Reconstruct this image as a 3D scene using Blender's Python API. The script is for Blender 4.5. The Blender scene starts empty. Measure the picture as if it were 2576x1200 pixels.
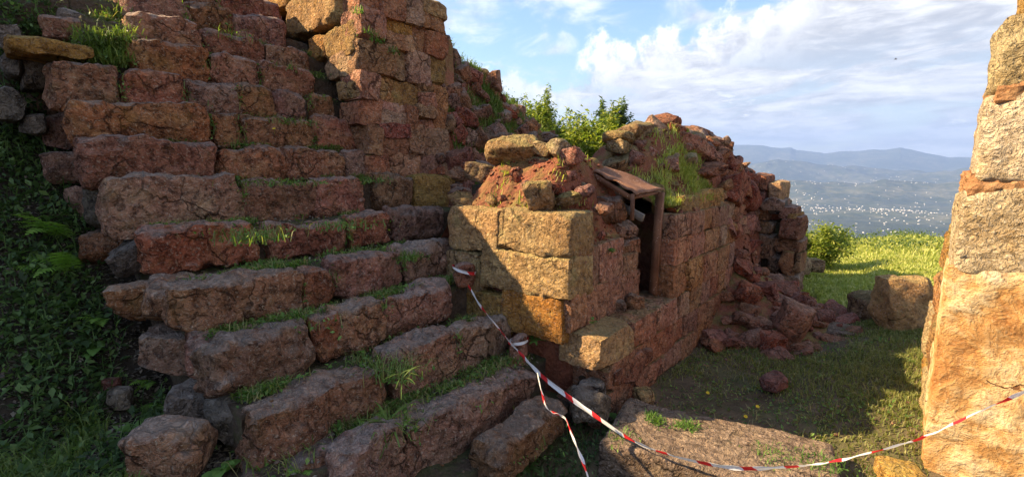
import bpy, math, random
import numpy as np
from mathutils import Vector, Matrix

# ------------------------------------------------------------------ camera, world, sun, exposure
SC = bpy.context.scene
COL = SC.collection
F = 1200.; CX, CY = 1288., 600.; HY = 425.; VPX = 2290.; ZC = 2.2
PITCH = math.atan((CY-HY)/F); LH = math.hypot(F, CY-HY); YAW = math.atan((VPX-CX)/LH)
FW = np.array([-math.sin(YAW)*math.cos(PITCH), math.cos(YAW)*math.cos(PITCH), -math.sin(PITCH)])
RT = np.array([math.cos(YAW), math.sin(YAW), 0.]); UP = np.cross(RT, FW)
FH = np.array([-math.sin(YAW), math.cos(YAW), 0.])
cam = bpy.data.cameras.new('camera'); camo = bpy.data.objects.new('camera', cam); COL.objects.link(camo)
cam.sensor_fit = 'HORIZONTAL'; cam.angle = 2*math.atan(1288/F); cam.clip_start = 0.05; cam.clip_end = 60000
camo.matrix_world = Matrix(((RT[0], UP[0], -FW[0], 0), (RT[1], UP[1], -FW[1], 0), (RT[2], UP[2], -FW[2], ZC), (0, 0, 0, 1)))
SC.camera = camo

SUN_H = np.array([-.85, -.5268]); SUN_EL = math.radians(34.8)      # towards the sun, plan and elevation
SUN_DIR = Vector((SUN_H[0]*math.cos(SUN_EL), SUN_H[1]*math.cos(SUN_EL), math.sin(SUN_EL)))
sl = bpy.data.lights.new('sun', 'SUN'); sl.energy = 5.0; sl.angle = math.radians(.5); sl.color = (1., .76, .44)
slo = bpy.data.objects.new('sun', sl); COL.objects.link(slo); slo.rotation_euler = SUN_DIR.to_track_quat('Z', 'Y').to_euler()
slo.location = (-20, -20, 30)
SC.view_settings.view_transform = 'Standard'; SC.view_settings.look = 'None'
SC.view_settings.gamma = 1; SC.view_settings.use_curve_mapping = False
SC.view_settings.exposure = 1.68
SKY = 0.15
SC.render.engine = 'CYCLES'
SC.cycles.use_denoising = True
SC.cycles.max_bounces = 6; SC.cycles.diffuse_bounces = 4; SC.cycles.glossy_bounces = 2; SC.cycles.transmission_bounces = 3
SC.cycles.transparent_max_bounces = 4; SC.cycles.volume_bounces = 0

def V3(a): return (float(a[0]), float(a[1]), float(a[2]))

class NT:
    """small helper around a node tree"""
    def __init__(s, tree): s.t = tree; tree.nodes.clear()
    def n(s, typ, ins=None, **kw):
        d = s.t.nodes.new(typ)
        for k, v in kw.items(): setattr(d, k, v)
        for k, v in (ins or {}).items():
            sock = d.inputs[k]
            if isinstance(v, bpy.types.NodeSocket): s.t.links.new(v, sock)
            else: sock.default_value = v
        return d
    def math(s, op, a, b=0., c=0., clamp=False):
        d = s.n('ShaderNodeMath', {0: a, 1: b, 2: c}, operation=op); d.use_clamp = clamp
        return d.outputs[0]
    def vmath(s, op, a, b=(0, 0, 0)):
        d = s.n('ShaderNodeVectorMath', {0: a, 1: b}, operation=op)
        return d.outputs['Value'] if op in ('DOT_PRODUCT', 'LENGTH') else d.outputs['Vector']
    def noise(s, vec, scale, detail=4., rough=.55, dist=0.):
        return s.n('ShaderNodeTexNoise', {'Vector': vec, 'Scale': scale, 'Detail': detail, 'Roughness': rough, 'Distortion': dist}).outputs['Fac']
    def voro(s, vec, scale, feature='F1', rnd=1.):
        d = s.n('ShaderNodeTexVoronoi', {'Vector': vec, 'Scale': scale, 'Randomness': rnd}, feature=feature)
        return d.outputs['Distance']
    def ramp(s, fac, stops):
        d = s.n('ShaderNodeValToRGB', {'Fac': fac}); e = d.color_ramp.elements
        while len(e) < len(stops): e.new(.5)
        for i, (p, c) in enumerate(stops):
            e[i].position = p; e[i].color = (c[0], c[1], c[2], 1) if not isinstance(c, (int, float)) else (c, c, c, 1)
        return d.outputs['Color']
    def rng(s, v, a, b, c=0., d=1.):
        return s.n('ShaderNodeMapRange', {'Value': v, 'From Min': a, 'From Max': b, 'To Min': c, 'To Max': d}, interpolation_type='SMOOTHSTEP').outputs[0]
    def mix(s, fac, a, b, mode='MIX'):
        d = s.n('ShaderNodeMix', data_type='RGBA', blend_type=mode)
        for k, v in ((0, fac), (6, a), (7, b)):
            if isinstance(v, bpy.types.NodeSocket): s.t.links.new(v, d.inputs[k])
            else: d.inputs[k].default_value = v if k == 0 else (v[0], v[1], v[2], 1)
        return d.outputs[2]

# --- world: Nishita sky with a layer of broken cloud
W = bpy.data.worlds.new('World'); SC.world = W; W.use_nodes = True
w = NT(W.node_tree)
sky = w.n('ShaderNodeTexSky', sky_type='NISHITA', sun_disc=False)
sky.sun_elevation = SUN_EL; sky.sun_rotation = math.atan2(SUN_H[0], SUN_H[1]); sky.altitude = 400; sky.air_density = 1.2; sky.dust_density = 1.0
g = w.n('ShaderNodeTexCoord').outputs['Generated']
dz = w.n('ShaderNodeSeparateXYZ', {0: g}).outputs['Z']
den = w.math('ADD', w.math('MAXIMUM', dz, 0.), .16)
pl = w.vmath('DIVIDE', g, w.n('ShaderNodeCombineXYZ', {0: den, 1: den, 2: 1.}).outputs[0])
c1 = w.noise(pl, 2.6, 10., .6, .5)
c2 = w.noise(g, 7., 12., .60, .15); c5 = w.noise(g, 26., 8., .62, .2)
right = w.vmath('DOT_PRODUCT', g, V3(RT)); fwd = w.vmath('DOT_PRODUCT', g, V3(FH))
az = w.math('ARCTAN2', right, fwd)
# the cloud bank climbs from left to right; streaks lie level
st = w.n('ShaderNodeCombineXYZ', {0: w.math('MULTIPLY', az, 2.6), 1: w.math('MULTIPLY', dz, 11.), 2: 0.}).outputs[0]
c3 = w.noise(st, 1.7, 10., .62, .5); c4 = w.noise(st, 5.5, 9., .66, .4)
edge = w.ramp(w.n('ShaderNodeMapRange', {'Value': az, 'From Min': -1., 'From Max': 1.}).outputs[0], [(.30, .19), (.465, .20), (.55, .19), (.585, .235), (.675, .27), (.76, .31), (.80, .42), (.9, .7)])
bank = w.math('ADD', w.math('SUBTRACT', edge, dz), w.math('ADD', w.math('MULTIPLY', w.math('SUBTRACT', c2, .5), .34), w.math('MULTIPLY', w.math('SUBTRACT', c5, .5), .06)))
covb = w.math('MULTIPLY', w.rng(bank, .0, .03), w.rng(az, -.12, .2, .62, 1.))
wisp = w.math('MULTIPLY', w.rng(c1, .47, .70), .75)
gaps = w.math('MULTIPLY', w.rng(c3, .52, .38), w.rng(dz, .24, .10))
covb = w.math('MULTIPLY', covb, w.math('SUBTRACT', 1., w.math('MULTIPLY', gaps, .4)))
cov = w.math('MAXIMUM', covb, wisp)
rim = w.math('MULTIPLY', w.rng(bank, .17, .03), w.rng(w.math('ADD', w.math('MULTIPLY', c2, .6), w.math('MULTIPLY', c5, .4)), .36, .56))
puffs = w.math('MULTIPLY', w.rng(w.noise(st, 3.1, 10., .55, .2), .60, .68), w.rng(dz, .2, .1))
streak = w.rng(w.math('ADD', w.math('MULTIPLY', c3, .55), w.math('MULTIPLY', c4, .45)), .40, .64)
lit = w.math('MAXIMUM', w.math('MAXIMUM', w.math('MULTIPLY', streak, .78), rim), puffs)
cov = w.math('MAXIMUM', cov, w.math('MULTIPLY', puffs, .9))
ccol = w.mix(lit, (1.4, 1.43, 1.51), (3.15, 3.1, 3.08))
skyc = w.n('ShaderNodeHueSaturation', {'Saturation': 1.12, 'Value': .54, 'Color': sky.outputs[0]}).outputs[0]
skyc = w.mix(cov, skyc, ccol)
bg = w.n('ShaderNodeBackground', {'Color': skyc, 'Strength': SKY})
wo = w.n('ShaderNodeOutputWorld', {'Surface': bg.outputs[0]})

# ------------------------------------------------------------------ picture point -> place helpers
def ray(x, y): return FW*F + RT*(x-CX) - UP*(y-CY)
CAM = np.array([0, 0, ZC])
def onz(x, y, z): d = ray(x, y); return CAM + d*((z-ZC)/d[2])
def onx(x, y, X): d = ray(x, y); return CAM + d*(X/d[0])
def ony(x, y, Y): d = ray(x, y); return CAM + d*(Y/d[1])

# ------------------------------------------------------------------ numpy noise
def _hash(ix, iy, iz, seed):
    h = (ix.astype(np.int64)*374761393 + iy.astype(np.int64)*668265263 + iz.astype(np.int64)*2147483647 + seed*1274126177) & 0xffffffff
    h = ((h ^ (h >> 13))*1274126177) & 0xffffffff
    h = ((h ^ (h >> 16))*2246822519) & 0xffffffff
    return ((h ^ (h >> 15)) & 0xffffff)/float(0xffffff)
def vn(p, seed=0):
    i = np.floor(p).astype(np.int64); f = p-i; f = f*f*f*(f*(f*6-15)+10)
    r = 0
    for a in (0, 1):
        wx = f[:, 0] if a else 1-f[:, 0]
        for b in (0, 1):
            wy = f[:, 1] if b else 1-f[:, 1]
            for c in (0, 1):
                wz = f[:, 2] if c else 1-f[:, 2]
                r = r + wx*wy*wz*_hash(i[:, 0]+a, i[:, 1]+b, i[:, 2]+c, seed)
    return r*2-1
def fbm(p, seed=0, o=4, g=.5):
    r = 0; a = 1.; s = 0
    for k in range(o):
        r = r + a*vn(p*(2.03**k)+k*7.3, seed+k); s += a; a *= g
    return r/s
def worley(p, seed=0):
    i = np.floor(p).astype(np.int64); best = np.full(len(p), 9.)
    for a in (-1, 0, 1):
        for b in (-1, 0, 1):
            for c in (-1, 0, 1):
                x, y, z = i[:, 0]+a, i[:, 1]+b, i[:, 2]+c
                q = np.stack([x+_hash(x, y, z, seed), y+_hash(x, y, z, seed+11), z+_hash(x, y, z, seed+23)], 1)
                best = np.minimum(best, ((q-p)**2).sum(1))
    return np.sqrt(best)
def w2(x, y, f, seed=0):
    x = np.asarray(x, float); return worley(np.stack([x.ravel()*f, np.asarray(y, float).ravel()*f, 0*x.ravel()+.5], 1), seed).reshape(x.shape)-.5
def sst(a, b, x):
    t = np.clip((x-a)/(b-a), 0, 1); return t*t*(3-2*t)
def n2(x, y, f, seed=0, o=4): 
    x = np.asarray(x, float); y = np.asarray(y, float); sh = np.broadcast(x, y).shape
    x = np.broadcast_to(x, sh).ravel(); y = np.broadcast_to(y, sh).ravel()
    return fbm(np.stack([x*f, y*f, np.zeros_like(x)+.37], 1), seed, o).reshape(sh)

# ------------------------------------------------------------------ mesh / object helpers
def mesh_np(name, v, faces, smooth=True):
    """faces: (n,k) int array, or list of such arrays"""
    if not isinstance(faces, list): faces = [faces]
    faces = [np.asarray(f, np.int32) for f in faces if len(f)]
    me = bpy.data.meshes.new(name)
    v = np.asarray(v, np.float32)
    loops = np.concatenate([f.ravel() for f in faces]); tot = np.concatenate([np.full(len(f), f.shape[1], np.int32) for f in faces])
    start = np.concatenate([[0], np.cumsum(tot)[:-1]]).astype(np.int32)
    me.vertices.add(len(v)); me.vertices.foreach_set('co', v.ravel())
    me.loops.add(len(loops)); me.loops.foreach_set('vertex_index', loops)
    me.polygons.add(len(tot)); me.polygons.foreach_set('loop_start', start); me.polygons.foreach_set('loop_total', tot)
    me.update(calc_edges=True)
    if smooth: me.polygons.foreach_set('use_smooth', np.ones(len(tot), bool))
    return me
def obj(name, me, mat, parent=None, loc=(0, 0, 0), rot=None):
    o = bpy.data.objects.new(name, me); COL.objects.link(o)
    if mat is not None and not me.materials: me.materials.append(mat)
    l = Vector(V3(loc))
    if parent is not None: o.parent = parent; l = l - parent_loc(parent)
    o.location = l
    if rot is not None: o.rotation_euler = rot
    return o
def parent_loc(p):
    l = Vector((0, 0, 0))
    while p is not None: l += p.location; p = p.parent
    return l
def tag(o, label=None, cat=None, group=None, kind=None):
    if label: o['label'] = label
    if cat: o['category'] = cat
    if group: o['group'] = group
    if kind: o['kind'] = kind
    return o
def thing(name, label, cat, loc=(0, 0, 0), group=None):
    o = bpy.data.objects.new(name, None); COL.objects.link(o); o.location = V3(loc); o.empty_display_size = .1
    return tag(o, label, cat, group)

_lat = {}
def lattice(nx, ny, nz):
    k = (nx, ny, nz)
    if k in _lat: return _lat[k]
    idx = {}; 
    I, J, K = np.meshgrid(np.arange(nx+1), np.arange(ny+1), np.arange(nz+1), indexing='ij')
    on = (I == 0) | (I == nx) | (J == 0) | (J == ny) | (K == 0) | (K == nz)
    num = np.full(on.shape, -1, np.int64); num[on] = np.arange(on.sum())
    pts = np.stack([I[on]/nx*2-1, J[on]/ny*2-1, K[on]/nz*2-1], 1).astype(float)
    q = []
    def face(a, flip):   # a: 2-D array of indices
        f = np.stack([a[:-1, :-1], a[1:, :-1], a[1:, 1:], a[:-1, 1:]], -1).reshape(-1, 4)
        q.append(f[:, ::-1] if flip else f)
    face(num[0], True); face(num[nx], False); face(num[:, 0], False); face(num[:, ny], True); face(num[:, :, 0], True); face(num[:, :, nz], False)
    r = (pts, np.concatenate(q)); _lat[k] = r
    return r

def rock_mesh(size, seed, res=.04, rnd=.14, low=.05, cuts=4, cutd=.16, hi=.010, hif=9., pit=.8):
    """a weathered block: rounded box, warped, chipped by planes, with rough faces"""
    R = random.Random(seed); size = np.array(size, float)
    n = [int(min(56, max(3, round(s/res)))) for s in size]; rnd = rnd*.75
    pts, q = lattice(*n)
    h = size/2; r = rnd*size.min()
    p = pts*h
    c = np.clip(p, -(h-r), h-r); d = p-c
    # soften the corners: blend towards the rounded box
    l = np.linalg.norm(d, axis=1, keepdims=True); l[l == 0] = 1
    nrm = d/l
    p = c+nrm*r
    off = np.array([R.uniform(-50, 50) for _ in range(3)])
    m = size.mean()
    for ax in range(3):
        p[:, ax] += low*m*fbm(p/m*1.6+off+ax*13.1, seed % 999, 2)
    for k in range(cuts):
        s = np.array([R.choice((-1, 1)) for _ in range(3)], float)*np.array([R.uniform(.25, 1) for _ in range(3)])
        if R.random() < .5: s[R.randrange(3)] *= .15
        nn = s/h; nn /= np.linalg.norm(nn)
        far = (np.abs(nn)*h).sum()
        dd = far*(1-R.uniform(.4, 1.)*cutd) - r*.5
        over = np.maximum(p@nn-dd, 0)
        p -= over[:, None]*nn*R.uniform(.75, 1.)
    if hi > 0:
        a = 1-2.2*np.abs(fbm(p*hif*.8+off, seed % 997, 4, .6))
        b = worley(p*hif*1.5+off+.25*fbm(p*hif, 5, 2)[:, None], seed % 991)
        e = vn(p*hif*.33+off*1.3, seed % 983)
        p = p+nrm*(hi*(a*.7+(b-.5)*pit*1.8+e*1.0-.9*np.clip(-a-.2, 0, 1)))[:, None]
    return p, q
SEED = [100]
def rock(name, size, loc, mat, parent=None, rot=(0, 0, 0), seed=None, res=None, **kw):
    if seed is None: SEED[0] += 1; seed = SEED[0]*7+3
    if res is None:
        dist = max(1.5, np.linalg.norm(np.array(loc)-CAM)); res = min(.16, max(.015, dist*.0062))
    p, q = rock_mesh(size, seed, res, **kw)
    me = mesh_np(name, p, q); me.set_sharp_from_angle(angle=math.radians(34))
    return obj(name, me, mat, parent, loc, rot)

def xstone(parent, X, box, mat, depth=.42, jx=0., gap=.012, name='stone', zmin=None, **kw):
    """stone whose face lies in the plane x=X; box in picture px (left,right,top,bottom)"""
    xl, xr, yt, yb = box; xm, ym = (xl+xr)/2, (yt+yb)/2
    a, b = onx(xl, ym, X), onx(xr, ym, X); t, u = onx(xm, yt, X), onx(xm, yb, X)
    if zmin is not None: u = u.copy(); u[2] = min(u[2], zmin)
    dy, dzz = b[1]-a[1]-gap, t[2]-u[2]-gap*.5
    return rock(name, (depth, dy, dzz), (X-depth/2+jx, (a[1]+b[1])/2, (t[2]+u[2])/2), mat, parent, **kw)
def ystone(parent, Y, box, mat, depth=.4, jy=0., gap=.012, name='stone', **kw):
    xl, xr, yt, yb = box; xm, ym = (xl+xr)/2, (yt+yb)/2
    a, b = ony(xl, ym, Y), ony(xr, ym, Y); t, u = ony(xm, yt, Y), ony(xm, yb, Y)
    return rock(name, (b[0]-a[0]-gap, depth, t[2]-u[2]-gap*.5), ((a[0]+b[0])/2, Y+depth/2+jy, (t[2]+u[2])/2), mat, parent, **kw)
def zrock(name, box, z0, mat, parent=None, depth=None, sink=.03, **kw):
    """rock standing on height z0; box in picture px gives width, height and spot"""
    xl, xr, yt, yb = box
    c = onz((xl+xr)/2, yb, z0); dist = np.linalg.norm((c-CAM)@np.stack([FW], 1))
    wd = (xr-xl)/F*dist; ht = (yb-yt)/F*dist
    dp = depth or wd*.8
    rz = YAW
    fwd_off = FH*dp*.4
    rot = kw.pop('rot', (0, 0, rz))
    return rock(name, (wd, dp, ht+sink), c+fwd_off+np.array([0, 0, (ht+sink)/2-sink]), mat, parent, rot=rot, **kw)

def grid_mesh(xs, ys, zf, name):
    X, Y = np.meshgrid(xs, ys, indexing='ij'); Z = zf(X, Y)
    v = np.stack([X, Y, Z], -1).reshape(-1, 3); nx, ny = X.shape
    a = np.arange(nx*ny).reshape(nx, ny)
    f = np.stack([a[:-1, :-1], a[1:, :-1], a[1:, 1:], a[:-1, 1:]], -1).reshape(-1, 4)
    return mesh_np(name, v, f)

# ------------------------------------------------------------------ materials
def new_mat(name):
    m = bpy.data.materials.new(name); m.use_nodes = True
    return m, NT(m.node_tree)
def finish(t, col, rough=.9, bump=None, strength=.6, dist=.02, spec=.25, sss=None, extra=None):
    ins = {'Base Color': col, 'Roughness': rough, 'Specular IOR Level': spec}
    if bump is not None:
        ins['Normal'] = t.n('ShaderNodeBump', {'Height': bump, 'Strength': strength, 'Distance': dist}).outputs[0]
    if extra: ins.update(extra)
    b = t.n('ShaderNodeBsdfPrincipled', ins)
    t.n('ShaderNodeOutputMaterial', {'Surface': b.outputs[0]})
def stone_mat(name, a, b, c, top=(.30, .27, .24), topamt=.7, lich=(.42, .30, .10), lichamt=.25, speck=(.5, .4, .33), bump=.8, bscale=1., vary=.35, pit=1., dk=.55, crack=.8):
    m, t = new_mat(name)
    tc = t.n('ShaderNodeTexCoord').outputs['Object']; rnd = t.n('ShaderNodeObjectInfo').outputs['Random']
    off = t.n('ShaderNodeCombineXYZ', {0: t.math('MULTIPLY', rnd, 91.), 1: t.math('MULTIPLY', rnd, 57.), 2: t.math('MULTIPLY', rnd, 33.)}).outputs[0]
    v = t.vmath('ADD', tc, off)
    big = t.noise(v, 2.6, 5., .6, .4); mid = t.noise(v, 8.5*bscale, 7., .66, .4); fine = t.noise(v, 46.*bscale, 4., .7)
    cell = t.voro(v, 19.*bscale); grain = t.voro(v, 62.)
    col = t.ramp(big, [(.3, a), (.5, b), (.7, c)])
    col = t.mix(t.rng(mid, .55, .38, 0., dk), col, (a[0]*.36, a[1]*.33, a[2]*.32))
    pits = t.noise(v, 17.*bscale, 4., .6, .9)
    col = t.mix(t.rng(pits, .46, .37, 0., dk*1.3), col, (a[0]*.22, a[1]*.2, a[2]*.2))  # shade of the hollows put into the colour; same mask sinks the bump
    col = t.mix(t.rng(fine, .54, .66, 0., .6), col, speck)
    col = t.mix(t.rng(grain, .24, .12, 0., .35), col, speck)
    wob = t.n('ShaderNodeVectorMath', {0: t.n('ShaderNodeTexNoise', {'Vector': v, 'Scale': 5., 'Detail': 4.}).outputs['Color'], 'Scale': .22}, operation='SCALE').outputs[0]
    crk = t.math('MULTIPLY', t.rng(t.voro(t.vmath('ADD', v, wob), 3.4, 'DISTANCE_TO_EDGE'), .035, .008), t.rng(t.noise(v, 2.1, 2.), .50, .60))
    crk = t.math('MULTIPLY', crk, crack)
    col = t.mix(crk, col, (a[0]*.15, a[1]*.13, a[2]*.12))
    ly = t.noise(v, 4.2, 6., .7)
    col = t.mix(t.math('MULTIPLY', t.rng(ly, .52, .68), lichamt), col, lich)
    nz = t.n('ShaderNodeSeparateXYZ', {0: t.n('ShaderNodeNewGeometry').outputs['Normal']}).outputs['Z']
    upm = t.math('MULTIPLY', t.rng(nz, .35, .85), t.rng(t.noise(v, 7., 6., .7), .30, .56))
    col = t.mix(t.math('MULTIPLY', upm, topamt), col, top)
    br = t.n('ShaderNodeMapRange', {'Value': rnd, 'To Min': 1-vary*.6, 'To Max': 1+vary*.45}).outputs[0]
    hsv = t.n('ShaderNodeHueSaturation', {'Hue': t.n('ShaderNodeMapRange', {'Value': t.math('FRACT', t.math('MULTIPLY', rnd, 7.31)), 'To Min': .492, 'To Max': .514}).outputs[0],
                                          'Saturation': t.n('ShaderNodeMapRange', {'Value': t.math('FRACT', t.math('MULTIPLY', rnd, 13.7)), 'To Min': .82, 'To Max': 1.1}).outputs[0], 'Value': br, 'Color': col})
    rid = t.math('ABSOLUTE', t.math('SUBTRACT', t.noise(v, 17.*bscale, 5., .6, .6), .5))
    hgt = t.math('ADD', t.math('ADD', t.math('MULTIPLY', mid, .9), t.math('MULTIPLY', fine, .5)), t.math('ADD', t.math('MULTIPLY', t.rng(cell, .0, .5), .5*pit), t.math('ADD', t.math('MULTIPLY', t.rng(rid, 0., .14), .5), t.math('SUBTRACT', t.math('MULTIPLY', t.rng(pits, .34, .48), .7), t.math('MULTIPLY', crk, .9)))))
    finish(t, hsv.outputs[0], .92, hgt, 1., .06*bump, .2)
    return m
M = {}
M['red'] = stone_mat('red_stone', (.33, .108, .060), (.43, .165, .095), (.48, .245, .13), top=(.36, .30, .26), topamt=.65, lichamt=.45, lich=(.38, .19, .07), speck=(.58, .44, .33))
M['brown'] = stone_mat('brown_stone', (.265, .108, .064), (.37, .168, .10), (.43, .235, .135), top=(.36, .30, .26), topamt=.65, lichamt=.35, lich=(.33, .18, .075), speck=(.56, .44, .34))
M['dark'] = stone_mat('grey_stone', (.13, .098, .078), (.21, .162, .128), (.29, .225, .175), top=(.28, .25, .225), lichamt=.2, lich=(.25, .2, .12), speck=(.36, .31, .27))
M['gold'] = stone_mat('ochre_and_sun_tint', (.47, .21, .07), (.58, .30, .10), (.65, .40, .16), top=(.40, .33, .11), topamt=.4, lich=(.58, .43, .16), lichamt=.5, bump=1., bscale=1.15, dk=.38)  # ochre stone; on sun-facing wall ends the tint also stands for warm light
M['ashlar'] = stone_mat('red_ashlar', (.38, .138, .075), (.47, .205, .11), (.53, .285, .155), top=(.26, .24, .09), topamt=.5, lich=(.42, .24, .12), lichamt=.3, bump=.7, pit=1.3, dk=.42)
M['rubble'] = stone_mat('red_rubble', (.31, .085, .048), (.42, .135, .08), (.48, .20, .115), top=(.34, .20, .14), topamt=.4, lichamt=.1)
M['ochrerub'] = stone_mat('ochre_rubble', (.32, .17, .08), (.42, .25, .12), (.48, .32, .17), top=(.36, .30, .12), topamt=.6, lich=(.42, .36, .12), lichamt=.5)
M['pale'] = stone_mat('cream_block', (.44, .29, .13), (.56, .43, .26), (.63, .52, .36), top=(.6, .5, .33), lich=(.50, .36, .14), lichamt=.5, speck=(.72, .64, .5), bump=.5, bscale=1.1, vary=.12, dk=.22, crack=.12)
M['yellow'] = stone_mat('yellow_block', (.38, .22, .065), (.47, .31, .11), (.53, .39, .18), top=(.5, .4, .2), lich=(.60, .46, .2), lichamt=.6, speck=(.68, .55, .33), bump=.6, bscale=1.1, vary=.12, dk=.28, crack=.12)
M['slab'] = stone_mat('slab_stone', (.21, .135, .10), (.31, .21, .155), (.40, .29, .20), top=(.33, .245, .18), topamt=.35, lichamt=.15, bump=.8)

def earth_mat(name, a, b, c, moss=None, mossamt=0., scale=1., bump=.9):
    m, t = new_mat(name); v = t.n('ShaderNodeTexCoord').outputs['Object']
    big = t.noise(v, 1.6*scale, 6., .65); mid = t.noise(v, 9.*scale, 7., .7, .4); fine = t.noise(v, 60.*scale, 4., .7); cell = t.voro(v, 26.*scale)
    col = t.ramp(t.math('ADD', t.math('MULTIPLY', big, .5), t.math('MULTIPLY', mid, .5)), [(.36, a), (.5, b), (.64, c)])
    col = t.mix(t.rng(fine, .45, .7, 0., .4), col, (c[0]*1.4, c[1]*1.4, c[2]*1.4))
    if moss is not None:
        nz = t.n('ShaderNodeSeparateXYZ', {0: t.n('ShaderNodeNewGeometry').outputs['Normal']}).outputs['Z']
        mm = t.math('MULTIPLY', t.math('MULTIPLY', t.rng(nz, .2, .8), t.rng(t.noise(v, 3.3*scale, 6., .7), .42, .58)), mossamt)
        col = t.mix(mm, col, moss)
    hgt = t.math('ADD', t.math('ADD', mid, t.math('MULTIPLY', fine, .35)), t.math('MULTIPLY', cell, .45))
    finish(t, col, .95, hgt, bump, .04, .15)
    return m
M['redearth'] = earth_mat('red_earth', (.13, .044, .028), (.215, .072, .043), (.29, .125, .075), moss=(.17, .16, .05), mossamt=.7)
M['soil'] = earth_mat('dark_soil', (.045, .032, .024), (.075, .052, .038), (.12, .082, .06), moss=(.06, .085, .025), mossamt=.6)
M['mortar'] = earth_mat('mortar', (.24, .10, .045), (.34, .17, .08), (.42, .25, .13))

def ground_mat():
    m, t = new_mat('ground'); v = t.n('ShaderNodeTexCoord').outputs['Object']
    big = t.noise(v, .9, 6., .65); mid = t.noise(v, 7., 7., .7, .4); fine = t.noise(v, 55., 4., .7)
    col = t.ramp(t.math('ADD', t.math('MULTIPLY', big, .4), t.math('MULTIPLY', mid, .6)), [(.36, (.06, .044, .029)), (.5, (.115, .083, .052)), (.64, (.19, .14, .085))])
    col = t.mix(t.math('MULTIPLY', t.rng(t.noise(v, 2.1, 6., .7), .46, .6), .45), col, (.085, .10, .035))
    sp = t.n('ShaderNodeSeparateXYZ', {0: v}); y = sp.outputs['Y']
    hum = t.math('MULTIPLY', t.rng(t.math('ADD', sp.outputs['X'], t.math('MULTIPLY', big, .8)), -2.0, -2.8), t.rng(y, 2.2, 1.4))
    col = t.mix(hum, col, t.ramp(mid, [(.35, (.018, .015, .012)), (.55, (.038, .030, .023)), (.7, (.07, .055, .042))]))
    col = t.mix(t.rng(y, 9., 11.), col, t.ramp(mid, [(.35, (.10, .13, .03)), (.65, (.20, .22, .06))]))
    hgt = t.math('ADD', mid, t.math('MULTIPLY', fine, .4))
    finish(t, col, .95, hgt, .8, .04, .15)
    return m
M['ground'] = ground_mat()

def leaf_mat(name, a, b, c, tr=.35, rough=.55, flower=None):
    m, t = new_mat(name)
    ri = t.n('ShaderNodeNewGeometry').outputs['Random Per Island']
    v = t.n('ShaderNodeTexCoord').outputs['Object']
    f = t.math('ADD', t.math('MULTIPLY', ri, .6), t.math('MULTIPLY', t.noise(v, 3., 3.), .4))
    col = t.ramp(f, [(.2, a), (.5, b), (.85, c)])
    d = t.n('ShaderNodeBsdfPrincipled', {'Base Color': col, 'Roughness': rough, 'Specular IOR Level': .3})
    tl = t.n('ShaderNodeBsdfTranslucent', {'Color': t.mix(1., col, (1.5, 1.6, .7), 'MULTIPLY')})
    mx = t.n('ShaderNodeMixShader', {0: tr, 1: d.outputs[0], 2: tl.outputs[0]})
    t.n('ShaderNodeOutputMaterial', {'Surface': mx.outputs[0]})
    return m
M['grass'] = leaf_mat('grass', (.075, .125, .025), (.125, .195, .04), (.25, .27, .09))
M['corridor'] = leaf_mat('corridor_grass', (.10, .125, .03), (.165, .185, .045), (.30, .28, .10))
M['meadow'] = leaf_mat('meadow_grass', (.23, .28, .05), (.37, .40, .095), (.56, .52, .21))
M['drygrass'] = leaf_mat('dry_grass', (.22, .19, .08), (.34, .30, .14), (.16, .18, .06))
M['weed'] = leaf_mat('weed_leaf', (.06, .12, .025), (.11, .21, .04), (.21, .32, .08))
M['darkweed'] = leaf_mat('dark_leaf', (.03, .055, .02), (.065, .12, .035), (.18, .27, .09))
M['litter'] = leaf_mat('leaf_litter', (.07, .05, .04), (.15, .12, .09), (.28, .24, .19), tr=.1)
M['fern'] = leaf_mat('fern_leaf', (.16, .30, .045), (.22, .38, .06), (.29, .44, .10), tr=.4)
M['bush'] = leaf_mat('bush_leaf', (.09, .14, .03), (.19, .25, .045), (.36, .36, .08), tr=.4)
M['bushdark'] = leaf_mat('dark_bush_leaf', (.05, .085, .03), (.09, .14, .045), (.17, .22, .07), tr=.35)
M['bark'] = earth_mat('bark', (.06, .045, .03), (.11, .085, .06), (.16, .13, .09))

def flat_mat(name, col, rough=.7, spec=.3, bump=None):
    m, t = new_mat(name); v = t.n('ShaderNodeTexCoord').outputs['Object']
    n = t.noise(v, 14., 5., .65)
    c = t.mix(t.rng(n, .35, .65, 0., .45), col, tuple(x*.6 for x in col))
    finish(t, c, rough, n, bump or .2, .01, spec)
    return m
M['yellowpetal'] = flat_mat('yellow_petal', (.75, .52, .02))
M['bird'] = flat_mat('bird', (.03, .03, .035))

# ------------------------------------------------------------------ terrain
def gh(x, y):
    x = np.asarray(x, float); y = np.asarray(y, float); r = np.hypot(x, y)
    z = .45-.50*sst(1.0, 2.4, y)
    z = z+.24*sst(-1.1, .25, x)*sst(4.0, 5.0, y)
    near = 1-sst(1.3, 2.0, y)
    z = z+np.clip(-4.15-x, 0, 9)*.95*near
    z = z+sst(.1, -1.2, y)*np.clip(-4.2-x, 0, 5)*.45  # added rise out of view, there to shade the bank and steps
    z = np.where((x < -3.4) & (y < 2), np.minimum(z, np.maximum(.45, -1.22-.82*np.maximum(x, -8.5))), z)  # unseen part capped so its shadow edge falls across the pier
    z = np.where(x < -8.5, np.minimum(z, 5.75), z)
    z = z+.045*n2(x, y, 1.3, 5)+.02*n2(x, y, 6., 6, 3)+.05*n2(x, y, 4.5, 7, 4)*near*sst(-3.2, -3.9, x)
    z = z-.22*np.exp(-((x+1.3)/.75)**2-((y-2.75)/.45)**2)
    # the hilltop falls away to the valley
    z = z-np.clip(r-17, 0, 1e9)*.30*sst(17, 26, r)
    return z
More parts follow.
